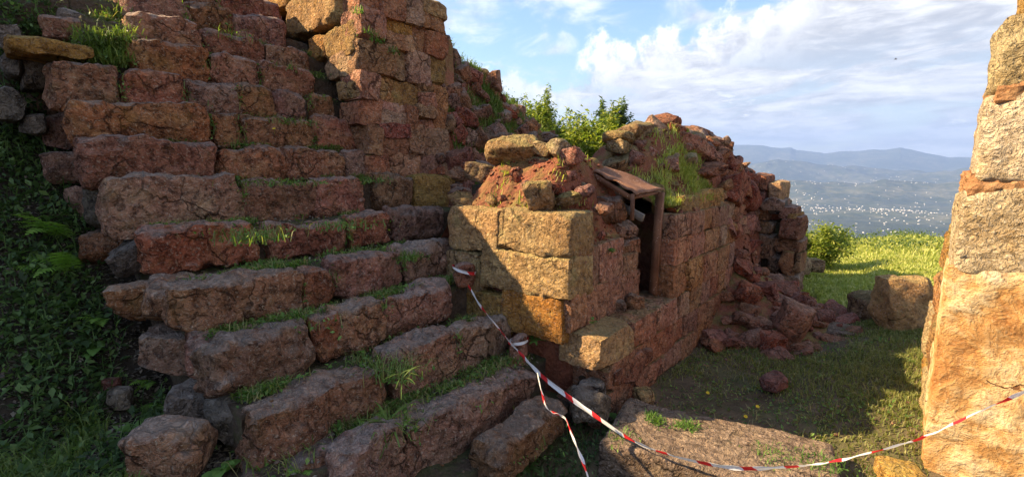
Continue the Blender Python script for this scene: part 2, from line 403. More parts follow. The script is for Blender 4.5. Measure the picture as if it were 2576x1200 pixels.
def polar(r, ang, zf, name):
    R, A = np.meshgrid(r, ang, indexing='ij'); X = R*np.sin(A); Y = R*np.cos(A); Z = zf(X, Y)
    v = np.stack([X, Y, Z], -1).reshape(-1, 3); n, k = R.shape
    a = np.arange(n*k).reshape(n, k); b = np.roll(a, -1, 1)
    f = np.stack([a[:-1], a[1:], b[1:], b[:-1]], -1).reshape(-1, 4)
    return mesh_np(name, v, f)
ang = np.linspace(0, 2*math.pi, 540, endpoint=False)
tag(obj('ground', polar(np.geomspace(.4, 62, 240), ang, gh, 'ground'), M['ground']), kind='structure')

RID = [(1500, 355), (1700, 360), (1850, 367), (1900, 367), (1960, 373), (1985, 370), (2000, 377), (2070, 386), (2130, 382), (2200, 376), (2225, 377), (2260, 373), (2320, 385), (2380, 394), (2440, 396), (2600, 385)]
def vh(x, y):
    r = np.hypot(x, y); a = np.arctan2(x*RT[0]+y*RT[1], x*FH[0]+y*FH[1])
    ac = np.clip(a, -1.1, 1.1); px = CX+LH*np.tan(ac)
    z = -8-(r-55)*.36
    z = np.maximum(z, -330-.012*(r-1000)+25*n2(x, y, 1/700., 31, 4))
    def elev(yp): return (HY-yp)*np.cos(ac)/LH
    yr = np.interp(px, [p[0] for p in RID], [p[1] for p in RID])
    # far ridge, two nearer chains of hills
    big = n2(x, y, 1/2600., 41, 5); sm = n2(x, y, 1/900., 42, 4)
    r3 = 6200+900*n2(a*3, a*0, 1., 55, 2); z3 = elev(456)*6200+170*sm+200*big
    z = np.maximum(z, -330+(z3+330)*np.exp(-((r-r3)/650.)**2)-0*r)
    r2 = 9200+1100*n2(a*3+9, a*0, 1., 56, 2); z2 = elev(414)*9200+420*big+150*sm
    z = np.maximum(z, -330+(z2+330)*np.exp(-((r-r2)/1100.)**2))
    z1 = elev(yr)*14000*(1.)+30*n2(a*40, a*0, 1., 57, 3)
    z = np.maximum(z, -330+(z1+330)*np.exp(-((r-14000)/2300.)**2)+60*sm*(1-np.exp(-((r-14000)/700.)**2)))
    return z
def valley_mat():
    m, t = new_mat('valley'); v = t.n('ShaderNodeTexCoord').outputs['Object']
    a = t.noise(v, .0016, 6., .65); b = t.noise(v, .011, 6., .7, .5); c = t.voro(v, .006)
    col = t.ramp(t.math('ADD', t.math('MULTIPLY', a, .45), t.math('MULTIPLY', b, .55)), [(.36, (.025, .036, .026)), (.48, (.05, .062, .042)), (.56, (.10, .105, .07)), (.68, (.20, .185, .14))])
    col = t.mix(t.rng(c, .25, .6, .35, 0.), col, (.035, .055, .022))
    finish(t, col, .95, b, .6, 20., .1)
    return m
M['valley'] = valley_mat()
rr = np.concatenate([np.geomspace(56, 2000, 60), np.linspace(2080, 16500, 210)])
aa = np.concatenate([np.linspace(-YAW-.2, .45, 620, endpoint=False), np.linspace(.45, 2*math.pi-YAW-.2, 160, endpoint=False)])
tag(obj('valley', polar(rr, aa, vh, 'valley'), M['valley']), kind='structure')

# whitewashed houses scattered over the far slopes: too many and too small to tell apart
def town():
    R = np.random.default_rng(4)
    P = []
    def cluster(px, yp_r, sx, sr, n):
        a = math.atan((px-CX)/LH)
        A = a+R.normal(0, sx, n); r = yp_r+R.normal(0, sr, n)
        P.append(np.stack([A, r], 1))
    for px, r, sx, sr, n in [(2280, 4300, .030, 240, 150), (2210, 4700, .05, 200, 120), (2040, 4600, .045, 260, 110), (1990, 6000, .03, 420, 130), (2090, 6900, .03, 260, 60), (1950, 5300, .03, 200, 60), (2230, 6300, .03, 250, 50),
                             (2330, 7700, .03, 300, 45), (2240, 8300, .04, 250, 50), (1930, 8000, .03, 300, 40), (2080, 5200, .09, 900, 120), (2150, 3600, .08, 350, 70), (2380, 5400, .03, 300, 50), (1980, 9000, .06, 500, 50), (2250, 3150, .06, 200, 30), (2130, 8600, .12, 900, 90)]:
        cluster(px, r, sx, sr, n)
    P = np.concatenate(P); A, r = P[:, 0], P[:, 1]
    x = r*(np.sin(A)*RT[0]+np.cos(A)*FH[0]); y = r*(np.sin(A)*RT[1]+np.cos(A)*FH[1]); z = vh(x, y)
    k_ = R.random(len(x)) < .5; x, y, z, r = x[k_], y[k_], z[k_], r[k_]
    n = len(x); wd = R.uniform(5, 10, n)*(.34+r/13000); dp = R.uniform(7, 12, n); ht = R.uniform(3, 5, n)*(.5+r/12000)
    tall = R.random(n) < .06; ht[tall] *= 2.2
    th = R.uniform(0, 3.14, n); cs, sn = np.cos(th), np.sin(th)
    base = np.array([[-1, -1, -.3], [1, -1, -.3], [1, 1, -.3], [-1, 1, -.3], [-1, -1, 1], [1, -1, 1], [1, 1, 1], [-1, 1, 1], [0, -1, 1.35], [0, 1, 1.35]])
    lx = base[None, :, 0]*wd[:, None]/2; ly = base[None, :, 1]*dp[:, None]/2; lz = base[None, :, 2]*ht[:, None]
    v = np.stack([x[:, None]+lx*cs[:, None]-ly*sn[:, None], y[:, None]+lx*sn[:, None]+ly*cs[:, None], z[:, None]+lz], -1).reshape(-1, 3)
    q = np.array([[0, 1, 5, 4], [1, 2, 6, 5], [2, 3, 7, 6], [3, 0, 4, 7], [5, 6, 9, 8], [7, 4, 8, 9]]); tr = np.array([[4, 5, 8], [6, 7, 9]])
    o = (np.arange(n)*10)[:, None, None]
    return mesh_np('distant_houses', v, [(q[None]+o).reshape(-1, 4), (tr[None]+o).reshape(-1, 3)], False)
m, t = new_mat('whitewash'); finish(t, (.50, .48, .46, 1), .8)
M['white'] = m
tag(obj('distant_houses', town(), M['white']), 'tiny white houses of far villages strewn over the hazy blue valley slopes', 'houses', kind='stuff')

# the air: one closed box round everything
def haze():
    m = bpy.data.materials.new('haze'); m.use_nodes = True; t = NT(m.node_tree)
    pv = t.n('ShaderNodeVolumePrincipled', {'Color': (.33, .51, 1., 1), 'Density': .9e-4, 'Anisotropy': .0})
    t.n('ShaderNodeOutputMaterial', {'Volume': pv.outputs[0]})
    me = bpy.data.meshes.new('haze'); b = 17000; z0, z1 = -700, 1000
    v = [(sx*b, sy*b, z) for z in (z0, z1) for sy in (-1, 1) for sx in (-1, 1)]
    me.from_pydata(v, [], [(0, 2, 3, 1), (4, 5, 7, 6), (0, 1, 5, 4), (2, 6, 7, 3), (0, 4, 6, 2), (1, 3, 7, 5)])
    tag(obj('haze', me, m), 'pale blue haze lying over the valley', 'haze', kind='stuff')
haze()

# ------------------------------------------------------------------ vegetation meshes
RNG = np.random.default_rng(11)
def blades(P, h, wd=.006, lean=.5, rng=RNG):
    """grass blades rooted at P (n,3): five-vertex curved strips"""
    P = np.asarray(P, float); n = len(P); h = np.broadcast_to(h, n)*rng.uniform(.55, 1.25, n)
    a = rng.uniform(0, 2*math.pi, n); l = rng.uniform(.1, 1, n)*lean
    d = np.stack([np.cos(a), np.sin(a), np.zeros(n)], 1); b = np.stack([-np.sin(a), np.cos(a), np.zeros(n)], 1)
    tw = rng.uniform(-.8, .8, n)[:, None]; b = b*np.cos(tw)+d*np.sin(tw)
    wv = (wd*rng.uniform(.7, 1.4, n))[:, None]; H = h[:, None]; L = l[:, None]; up = np.array([0, 0, 1.])
    mid = P+up*H*.6+d*H*L*.35; tip = P+up*H*(1-.35*L)+d*H*L
    v = np.stack([P-b*wv, P+b*wv, mid+b*wv*.75, mid-b*wv*.75, tip], 1).reshape(-1, 3)
    o = (np.arange(n)*5)[:, None]
    return v, [np.array([[0, 1, 2, 3]])+o, np.array([[3, 2, 4]])+o]
def leaves(P, s, tilt=.6, aspect=.55, rng=RNG, updir=None):
    """small folded leaves centred near P"""
    P = np.asarray(P, float); n = len(P); s = (np.broadcast_to(s, n)*rng.uniform(.55, 1.35, n))[:, None]
    a = rng.uniform(0, 2*math.pi, n); d = np.stack([np.cos(a), np.sin(a), rng.normal(0, tilt, n)], 1); d /= np.linalg.norm(d, axis=1)[:, None]
    u = np.stack([rng.normal(0, tilt*.6, n), rng.normal(0, tilt*.6, n), np.ones(n)], 1); 
    b = np.cross(u, d); b /= np.linalg.norm(b, axis=1)[:, None]; u = np.cross(d, b)
    as_ = aspect*rng.uniform(.75, 1.2, n)[:, None]
    v = np.stack([P, P+d*s*.5-u*s*.06, P+d*s-u*s*.10, P+d*s*.45+b*s*as_*.5+u*s*.07, P+d*s*.45-b*s*as_*.5+u*s*.07], 1).reshape(-1, 3)
    o = (np.arange(n)*5)[:, None]
    f = np.concatenate([np.array([[0, 3, 1]])+o, np.array([[1, 3, 2]])+o, np.array([[0, 1, 4]])+o, np.array([[1, 2, 4]])+o])
    return v, [f]
def join(parts):
    vs, q, tr, o = [], [], [], 0
    for v, fs in parts:
        vs.append(v)
        for f in fs: (q if f.shape[1] == 4 else tr).append(f+o)
        o += len(v)
    return np.concatenate(vs), [x for x in (np.concatenate(q) if q else np.zeros((0, 4), int), np.concatenate(tr) if tr else np.zeros((0, 3), int)) if len(x)]
def veg(name, parts, mat, label, cat, parent=None, kind='stuff', loc=(0, 0, 0)):
    v, f = join(parts); v = v-np.array(loc)
    o = obj(name, mesh_np(name, v, f, False), mat, parent, loc)
    if parent is None: tag(o, label, cat, kind=kind)
    elif kind: o['kind'] = kind
    return o
def tube(pts, radii, k=6):
    pts = np.asarray(pts, float); n = len(pts); t = np.gradient(pts, axis=0); t /= np.linalg.norm(t, axis=1)[:, None]+1e-9
    ref = np.where(np.abs(t[:, 2:3]) > .9, np.array([[1., 0, 0]]), np.array([[0, 0, 1.]])); a = np.cross(t, ref); a /= np.linalg.norm(a, axis=1)[:, None]+1e-9; b = np.cross(t, a)
    th = np.linspace(0, 2*math.pi, k, endpoint=False)
    v = pts[:, None]+np.asarray(radii)[:, None, None]*(np.cos(th)[None, :, None]*a[:, None]+np.sin(th)[None, :, None]*b[:, None])
    i = np.arange(n*k).reshape(n, k); j = np.roll(i, -1, 1)
    return v.reshape(-1, 3), [np.stack([i[:-1], j[:-1], j[1:], i[1:]], -1).reshape(-1, 4)]
def boxm(v8):
    return np.asarray(v8, float), [np.array([[0, 3, 2, 1], [4, 5, 6, 7], [0, 1, 5, 4], [1, 2, 6, 5], [2, 3, 7, 6], [3, 0, 4, 7]])]

# ------------------------------------------------------------------ the stepped terrace
TX = [-2.02, -2.36, -2.80, -3.20, -3.65, -4.32, -4.75, -5.0, -5.2, -5.35, -5.52, -5.72, -6.08, -6.5, -6.95]
TZ = [.16, .50, .80, 1.10, 1.40, 1.72, 2.09, 2.41, 2.72, 3.03, 3.33, 3.60, 3.86, 4.12, 4.38]
stair = thing('stepped_terrace', 'large stepped terrace of rough reddish stone courses rising at left, in shade', 'terrace', (-3.4, 2.2, 0))
# earth core under the treads
def stair_core():
    ys = np.linspace(1.02, 4.6, 90); prof = []
    for i in range(len(TX)):
        x0 = TX[i]-.12; z0 = (TZ[i-1] if i else -.1)-.035
        prof += [(x0, z0), (x0-.01, TZ[i]-.045)]
    prof.append((-9.5, 4.5))
    # resample
    pr = []
    for (a, b), (c, d) in zip(prof[:-1], prof[1:]):
        k = max(2, int(math.hypot(c-a, d-b)/.06))
        for s in range(k): pr.append((a+(c-a)*s/k, b+(d-b)*s/k))
    pr.append(prof[-1]); pr = np.array(pr)
    X = np.repeat(pr[:, 0][:, None], len(ys), 1); Z = np.repeat(pr[:, 1][:, None], len(ys), 1); Y = np.repeat(ys[None], len(pr), 0)
    v = np.stack([X, Y, Z], -1).reshape(-1, 3)
    d = fbm(v*5., 77, 4); e = fbm(v*1.5, 78, 2); v[:, 2] += .03*d+.025*e; v[:, 0] += .03*fbm(v*4+9, 79, 3)
    # left end closes the mass
    n, k = X.shape; a = np.arange(n*k).reshape(n, k)
    f = np.stack([a[:-1, :-1], a[:-1, 1:], a[1:, 1:], a[1:, :-1]], -1).reshape(-1, 4)
    end = np.stack([pr[:, 0], np.full(n, 1.02), np.full(n, -.3)], 1); v2 = np.concatenate([v, end]); b = np.arange(n)+n*k
    f2 = np.stack([a[:-1, 0], a[1:, 0], b[1:], b[:-1]], -1)
    return mesh_np('earth_core', v2-np.array([-3.4, 2.2, 0]), np.concatenate([f, f2]))
obj('earth_core', stair_core(), M['soil'], stair, (-3.4, 2.2, 0))
r_, b_, d_, g_ = M['red'], M['brown'], M['dark'], M['gold']
ROWS = {   # tier -> stones (left, right, top, bottom) in the picture, with optional material and face offset
 0: [(1255, 1425, 1075, 1170, b_)],
 1: [(850, 1030, 1105, 1215, b_), (1035, 1345, 1002, 1130, b_)],
 2: [(628, 988, 985, 1120, b_), (992, 1160, 855, 985, r_), (1160, 1292, 812, 930, b_)],
 3: [(525, 795, 850, 965, b_), (800, 858, 800, 870, r_), (858, 975, 772, 850, r_), (975, 1145, 735, 822, b_)],
 4: [(425, 755, 705, 795, b_), (766, 840, 690, 745, b_), (842, 1020, 645, 728, r_), (1020, 1152, 616, 700, b_)],
 5: [(362, 642, 572, 685, r_), (670, 872, 560, 650, r_), (880, 985, 540, 612, r_), (990, 1112, 528, 605, b_)],
 6: [(265, 605, 440, 548, r_), (615, 800, 456, 532, r_), (800, 918, 450, 525, r_), (945, 1035, 442, 495, b_), (1040, 1148, 440, 494, g_)],
 7: [(205, 542, 355, 428, r_), (552, 727, 374, 428, r_), (727, 872, 378, 428, r_), (872, 930, 382, 425, b_)],
 8: [(180, 532, 262, 345, r_), (536, 608, 288, 350, r_), (610, 722, 294, 358, r_), (724, 795, 300, 362, b_), (797, 918, 302, 374, r_)],
 9: [(122, 295, 160, 250, r_), (308, 470, 182, 262, r_), (472, 602, 205, 280, b_), (604, 692, 218, 282, r_), (696, 766, 228, 282, r_), (782, 838, 240, 280, b_)],
 10: [(330, 522, 112, 192, r_), (526, 656, 142, 206, r_), (660, 795, 166, 222, b_)],
 11: [(330, 505, 45, 112, r_), (512, 668, 84, 148, r_), (668, 785, 118, 172, r_)],
 12: [(310, 470, -25, 40, r_), (475, 585, 8, 66, b_), (585, 722, 42, 100, r_)],
 13: [(380, 550, -70, -5, b_), (552, 700, -12, 45, r_)],
}
for i, row in ROWS.items():
    for k, s in enumerate(row):
        big = k == 0
        st = xstone(stair, TX[i]+random.Random(i*31+k).uniform(-.03, .035), s[:4], s[4], depth=.27, gap=.014, zmin=TZ[i-1]-.02 if i else None, rnd=.15 if big else .19, low=.12 if i > 0 else .06, cuts=7, cutd=.2, hi=.03, hif=9.,
                    rot=(random.Random(i*7+k).uniform(-.03, .03), random.Random(i*9+k).uniform(-.04, .06), random.Random(i*5+k).uniform(-.04, .04)))
# weathered ochre slab lying at the far left of the upper courses
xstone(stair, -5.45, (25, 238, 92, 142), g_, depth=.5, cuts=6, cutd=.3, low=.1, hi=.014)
for s in [(0, 72, 62, 128), (55, 125, 150, 225), (-10, 60, 225, 300), (62, 118, 285, 330), (150, 250, 30, 70), (10, 60, 130, 190)]:
    xstone(stair, -6.02 if s[2] < 120 else -5.85, s, d_, depth=.4, cuts=7, cutd=.3, rnd=.2, low=.15, hi=.02)
# left flank of the terrace, running back from the corner
FL = random.Random(5)
def proj(p):
    v = np.array(p, float)-CAM; z = v@FW; return CX+F*(v@RT)/z, CY-F*(v@UP)/z
def contour(y): return float(np.interp(y, [0, 150, 250, 430, 560, 690, 850, 1000, 1100], [-60, -20, 20, 62, 118, 190, 250, 345, 410]))
for i in range(1, 12):
    zt, zb = TZ[i], TZ[i-1]; dx = .22
    for k in range(4):
        wd = FL.uniform(.26, .5); xm = TX[i]-dx-wd/2; yf = .95-.46*(dx+wd/2-.3)
        px, py = proj((xm-wd*.35, yf, (zt+zb)/2))
        if gh(xm, yf-.05) < zt-.04 and px > contour(py):
            rock('stone', (wd+.03, .6, (zt-zb)*FL.uniform(.85, 1.05)), (xm, yf+.28+FL.uniform(-.03, .06), (zt+zb)/2+FL.uniform(-.03, .01)), FL.choice([d_, b_, b_]), stair,
                 rnd=.25, low=.14, cuts=6, cutd=.3, hi=.02, rot=(FL.uniform(-.06, .06), FL.uniform(-.08, .08), -.42+FL.uniform(-.12, .12)))
        dx += wd

# ------------------------------------------------------------------ upper wall with sunlit corner
XB = -4.93; YB = 3.2
upper = thing('upper_wall', 'tall ruined red wall with corner tinted ochre for sunlight above the stepped terrace', 'wall', (-5.1, 3.4, 2.0))
def z_at(x, y, X): return onx(x, y, X)[2]
UC = [2.05, 2.38, 2.72, 2.98, 3.30, 3.66, 3.98, 4.35]
UR = random.Random(21)
lens = [[.34, .5, .32, .3], [.2, .42, .25, .45], [.30, .36, .18, .3, .25], [.26, .2, .42, .24, .3], [.50, .17, .38, .3], [.34, .44, .2, .34], [.26, .36, .28, .4]]
for k in range(len(UC)-1):
    y = 3.18+.02*k+(.09 if k < 2 else 0)
    for j, l in enumerate(lens[k]):
        zt, zb = UC[k+1], UC[k]
        if j and UR.random() < .22 and k not in (4,):        # two stones one above the other
            zm = zb+(zt-zb)*UR.uniform(.4, .6)
            spans = [(zb, zm), (zm, zt)]
        else: spans = [(zb, zt)]
        for (a, b) in spans:
            jz = UR.uniform(-.02, .02); jx = UR.uniform(-.05, .045)+(.02 if j == 0 else 0)
            mat = M['ashlar'] if j == 0 else UR.choice([M['rubble'], M['ashlar'], M['ashlar'], M['ashlar'], M['ashlar'], M['gold']])
            rock('stone', (.42, l+.012, b-a+.012), (XB-.21+jx, y+l/2, (a+b)/2+jz), mat, upper, rnd=.06, low=.09, cuts=6, cutd=.16, hi=.016, hif=8., rot=(UR.uniform(-.06, .06), UR.uniform(-.04, .04), UR.uniform(-.03, .03)))
        y += l
# its end facing the stair: warm sunlight put into the ochre colour
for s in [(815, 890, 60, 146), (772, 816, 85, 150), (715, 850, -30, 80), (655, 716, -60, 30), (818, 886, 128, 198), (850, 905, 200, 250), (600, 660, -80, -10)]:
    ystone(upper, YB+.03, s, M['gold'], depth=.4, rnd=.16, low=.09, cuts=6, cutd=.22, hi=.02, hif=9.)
def up_core():
    ys = np.linspace(3.45, 4.9, 30); xs = np.linspace(-9.5, -5.06, 60)
    return grid_mesh(xs, ys, lambda X, Y: np.where(X > -5.12, 1.9, 4.28+.35*sst(-5.1, -6.5, X)+.05*n2(X, Y, 3, 3)-np.clip(Y-4.2, 0, 9)*.5), 'earth_core')
obj('earth_core', up_core(), M['redearth'], upper)

# ------------------------------------------------------------------ hillside of red rubble behind it
def hillz(X, Y):
    top = np.interp(Y, [3.5, 4.4, 5.2, 6.0, 6.7, 7.7, 9., 11., 14., 18.], [4.7, 4.5, 4.05, 3.7, 3.42, 2.95, 2.5, 1.9, .7, -1.])
    foot = np.interp(Y, [3.5, 6., 9., 12., 18.], [2.0, 1.9, 1.6, .9, -1.6])
    f = sst(-4.55, -5.75, X+.22*n2(X*0, Y, .9, 8, 3))
    z = foot+(top-foot)*f+np.clip(-5.9-X, 0, 20)*.12
    z = z-np.clip(X+4.5, 0, 3)*.28-np.clip(4.75-Y, 0, 1)*3*sst(-5.1, -4.8, X)
    return z+.10*n2(X, Y, 1.8, 9, 4)+.06*n2(X, Y, 7., 10, 3)-.10*w2(X, Y, 4.5, 11)
tag(obj('hillside', grid_mesh(np.concatenate([np.linspace(-18, -6.6, 50), np.linspace(-6.5, -3.2, 90)]), np.linspace(4.15, 18, 170), hillz, 'hillside'), M['redearth']), kind='structure')
hill = bpy.data.objects['hillside']
HR = random.Random(8)
for k in range(270):
    y = 4.45+HR.random()**1.2*4.3; x = HR.uniform(-5.95, -4.5)
    if k > 215: y = HR.uniform(4.4, 5.1); x = HR.uniform(-5.4, -4.75)
    s = HR.choice([.09, .12, .16, .2, .26, .34])
    rock('stone', (s*HR.uniform(.8, 1.2), s*HR.uniform(.9, 1.5), s*HR.uniform(.7, 1.)), (x, y, float(hillz(np.array([[x]]), np.array([[y]]))[0, 0])+s*.05), HR.choice([M['rubble'], M['red'], M['brown']]), hill,
         rot=(HR.uniform(-.5, .5), HR.uniform(-.5, .5), HR.uniform(0, 3)), rnd=.14, low=.18, cuts=9, cutd=.45, hi=.012)

# ------------------------------------------------------------------ the pier left of the doorway
XP, YP, XW = -2.14, 3.33, -1.875
pier = thing('block_pier', 'squared block pier with front tinted ochre for lichen and sunlight, left of the dark doorway', 'wall', (-2.8, 3.8, .7))
kw = dict(rnd=.075, low=.03, cuts=6, cutd=.09, hi=.016, hif=11., gap=.006)
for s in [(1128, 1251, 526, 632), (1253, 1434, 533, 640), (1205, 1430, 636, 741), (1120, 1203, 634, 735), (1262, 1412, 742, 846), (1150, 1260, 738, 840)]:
    ystone(pier, YP, s, g_, depth=.40, **kw)  # front ochre carries lichen and warm sunlight as colour; side stones stay red
kx = dict(rnd=.06, low=.025, cuts=4, cutd=.08, hi=.012, hif=10., gap=0.)
for s in [(1452, 1507, 622, 728), (1509, 1568, 606, 704), (1436, 1476, 740, 828), (1477, 1528, 716, 806), (1530, 1606, 690, 780), (1570, 1604, 640, 690)]:
    xstone(pier, XP, s, M['ashlar'], depth=.4, **kx)
for s in [(1548, 1580, 500, 560), (1560, 1612, 560, 604), (1575, 1620, 600, 640), (1545, 1598, 610, 650)]:      # rough jamb stones
    xstone(pier, XP-.03, s, M['brown'], depth=.35, rnd=.2, low=.12, cuts=6, cutd=.3)
def pierz(X, Y):
    u = np.clip((X+3.75)/1.65, 0, 1)
    z = 1.70+.62*sst(3.40, 3.95, Y)*sst(-3.95, -3.3, X)
    z = z-.78*sst(-2.62, -2.16, X)*sst(3.5, 3.8, Y)
    z = z-.5*sst(-3.6, -4.1, X)
    return z+.07*n2(X, Y, 3.2, 14, 3)+.03*n2(X, Y, 9., 15, 2)-.05*w2(X, Y, 6., 16)
obj('earth_core', grid_mesh(np.linspace(-3.9, -2.17, 80), np.linspace(3.42, 4.64, 60), pierz, 'earth_core'), M['redearth'], pier)
def box_part(name, lo, hi_, mat, parent):
    (a, b, c), (d, e, f) = lo, hi_
    v, q = boxm([(a, b, c), (d, b, c), (d, e, c), (a, e, c), (a, b, f), (d, b, f), (d, e, f), (a, e, f)])
    return obj(name, mesh_np(name, v-np.array(parent_loc(parent)), q, False), mat, parent, parent_loc(parent))
box_part('rubble_fill', (-3.5, 3.5, 0.), (-2.24, 4.56, 1.5), M['redearth'], pier)
# stones bedded in the earth on top of the pier
for s, mt in [((1165, 1228, 410, 462), M['ochrerub']), ((1318, 1378, 358, 388), M['ochrerub']), ((1372, 1412, 354, 388), M['ochrerub']), ((1394, 1448, 374, 412), M['rubble']), 
              ((1318, 1378, 386, 412), M['ochrerub']), ((1480, 1520, 514, 538), M['rubble']), ((1440, 1476, 470, 496), M['rubble']), ((1394, 1430, 486, 516), M['ochrerub']), ((1215, 1243, 496, 522), M['ochrerub']), ((1112, 1180, 494, 524), M['gold']), ((1360, 1400, 470, 492), M['rubble'])]:
    yy = 3.55 if s[3] > 480 else 3.85
    if s[0] > 1430 and s[3] > 460: yy = 3.75
    ystone(pier, yy, s, mt, depth=.22, rnd=.3, low=.14, cuts=6, cutd=.35, hi=.014, rot=(HR.uniform(-.3, .3), HR.uniform(-.3, .3), HR.uniform(-.4, .4)))
for k in range(70):
    x, y = HR.uniform(-3.7, -2.15), HR.uniform(3.45, 4.5); z_ = HR.choice([.04, .05, .07, .09, .12])
    rock('stone', (z_*HR.uniform(.8, 1.4), z_*HR.uniform(.8, 1.3), z_*HR.uniform(.6, .9)), (x, y, float(pierz(np.array([[x]]), np.array([[y]]))[0, 0])), HR.choice([M['rubble'], M['rubble'], M['ochrerub']]), pier, rot=(HR.uniform(-.6, .6), HR.uniform(-.6, .6), HR.uniform(0, 3)), rnd=.10, low=.18, cuts=9, cutd=.5, hi=.006)
bl = ystone(None, 3.72, (1209, 1326, 340, 410), M['ochrerub'], depth=.36, name='boulder', rnd=.6, low=.12, cuts=6, cutd=.3, hi=.016, seed=447, rot=(.1, -.1, .2))
tag(bl, 'big mossy ochre boulder lying on top of the block pier', 'boulder')
bl = ystone(None, 3.40, (1316, 1372, 458, 536), M['ochrerub'], depth=.18, name='tilted_block', rnd=.12, low=.08, cuts=6, cutd=.3, hi=.012, seed=52, rot=(.12, -.16, .5))
tag(bl, 'small upright ochre block tilted on the front edge of the sunlit pier', 'block')

# ------------------------------------------------------------------ wall right of the doorway, with sill
rw = thing('courtyard_wall', 'coursed red block wall right of the doorway, carrying a heap of rubble and grass', 'wall', (-2.2, 6.2, 0))
WR = random.Random(77)
ZL = [z_at(1701, y, XW) for y in (925, 868, 805, 737, 669, 602, 541)]
ZL = [-.06, .22, .50, .79] + ZL[4:]
YEND = [7.6, 7.55, 7.5, 7.4, 7.3, 6.95]
for k in range(len(ZL)-1):
    y0 = (3.46, 3.49, 3.42)[k] if k < 3 else 5.03
    y = y0+(.0 if k != 1 else .1)
    first = True
    while y < YEND[k]-.1:
        l = WR.uniform(.26, .62) if y > 4.9 else WR.uniform(.5, .75)
        if y+l > YEND[k]-.15: l = YEND[k]-y
        rot = (WR.uniform(-.01, .01), WR.uniform(-.015, .015), WR.uniform(-.012, .012))
        d = .46 if y < 5 else (.24 if (first and k >= 3) else .40)
        rock('stone', (d, l-.012, ZL[k+1]-ZL[k]-.010), (XW-d/2+WR.uniform(-.012, .012)+(.03 if y < 5 and k == 2 else 0), y+l/2, (ZL[k]+ZL[k+1])/2), M['gold'] if (first and k == 2) else M['ashlar'], rw, rot=rot, rnd=.07, low=.03, cuts=4, cutd=.10 if y > 5 else .2, hi=.011, hif=10.)  # end stone of the sill takes the ochre sun tint
        y += l; first = False
for s in [(1716, 1760, 492, 540), (1762, 1822, 478, 530)]:
    xstone(rw, XW-.05, s, M['gold'], depth=.35, rnd=.14, low=.08, cuts=5, cutd=.25)
# ragged stones where the face has fallen away
for s in [(1822, 1850, 500, 560), (1826, 1852, 560, 620), (1824, 1848, 480, 505), (1838, 1868, 515, 552), (1846, 1876, 640, 690), (1850, 1880, 560, 600)]:
    xstone(rw, XW-.10, s, M['ashlar'], depth=.3, rnd=.18, low=.1, cuts=6, cutd=.3, rot=(WR.uniform(-.2, .2), WR.uniform(-.2, .2), WR.uniform(-.3, .3)))
def rwz(X, Y):
    top = np.interp(Y, [4.95, 5.15, 5.6, 6.3, 6.9, 7.7, 8.6, 9.6, 10.6, 11.4], [1.75, 2.10, 2.52, 2.72, 2.66, 2.66, 2.5, 2.25, 1.7, .3])
    edge = np.interp(Y, [4.9, 6.7, 7.4, 8.4, 9.6, 11], [1.72, 1.72, .8, .35, .3, 0.])
    wd = np.interp(Y, [4.9, 6.6, 7.5, 9.], [-2.62, -2.55, -2.25, -2.3])
    f = sst(-1.9, -2.55, X+.12*n2(X, Y, 2.2, 61, 3)-(wd+2.55)*.6)
    g = np.clip(f, 0, 1)
    z = edge+(top-edge)*g
    z = z-.9*sst(-3.0, -3.9, X)
    return z+.07*n2(X, Y, 2.6, 62, 4)+.04*n2(X, Y, 7., 63, 2)-.08*w2(X, Y, 5., 64)
obj('earth_core', grid_mesh(np.linspace(-4.4, -1.93, 80), np.linspace(5.12, 11.5, 150), rwz, 'earth_core'), M['redearth'], rw)
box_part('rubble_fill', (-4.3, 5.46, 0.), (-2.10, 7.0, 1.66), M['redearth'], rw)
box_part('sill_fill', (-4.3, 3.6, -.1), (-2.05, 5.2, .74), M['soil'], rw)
for s, mt in [((1605, 1652, 306, 345), 'ochrerub'), ((1572, 1612, 330, 362), 'ochrerub'), ((1572, 1615, 352, 392), 'ochrerub'), ((1622, 1668, 325, 362), 'ochrerub'), ((1576, 1616, 386, 412), 'ochrerub'), ((1640, 1682, 362, 386), 'ochrerub'),
              ((1664, 1712, 296, 340), 'rubble'), ((1686, 1728, 330, 362), 'ochrerub'), ((1735, 1792, 316, 356), 'rubble'), ((1742, 1800, 352, 402), 'rubble'), ((1708, 1745, 330, 362), 'rubble'), ((1800, 1848, 368, 412), 'rubble'),
              ((1836, 1872, 408, 440), 'rubble'), ((1876, 1926, 428, 462), 'rubble'), ((1640, 1672, 400, 420), 'ochrerub'), ((1600, 1634, 410, 432), 'ochrerub'), ((1655, 1690, 386, 404), 'ochrerub'), ((1560, 1590, 412, 440), 'ochrerub'), ((1700, 1740, 362, 386), 'ochrerub'), ((1616, 1650, 366, 396), 'ochrerub')]:
    X = -2.55 if s[1] < 1800 else -2.2
    xstone(rw, X, s, M[mt], depth=.34, rnd=.16, low=.18, cuts=9, cutd=.45, hi=.016, rot=(WR.uniform(-.4, .4), WR.uniform(-.4, .4), WR.uniform(-.5, .5)))
for s in [(1826, 1902, 470, 540), (1842, 1905, 540, 600), (1880, 1930, 470, 530), (1830, 1890, 430, 470), (1898, 1935, 540, 590), (1862, 1902, 600, 650), (1788, 1836, 400, 450), (1840, 1880, 655, 712), (1890, 1942, 652, 712)]:
    xstone(rw, -2.0, s, M['rubble'], depth=.4, rnd=.14, low=.18, cuts=9, cutd=.45, hi=.016, rot=(WR.uniform(-.4, .4), WR.uniform(-.3, .3), WR.uniform(-.4, .4)))

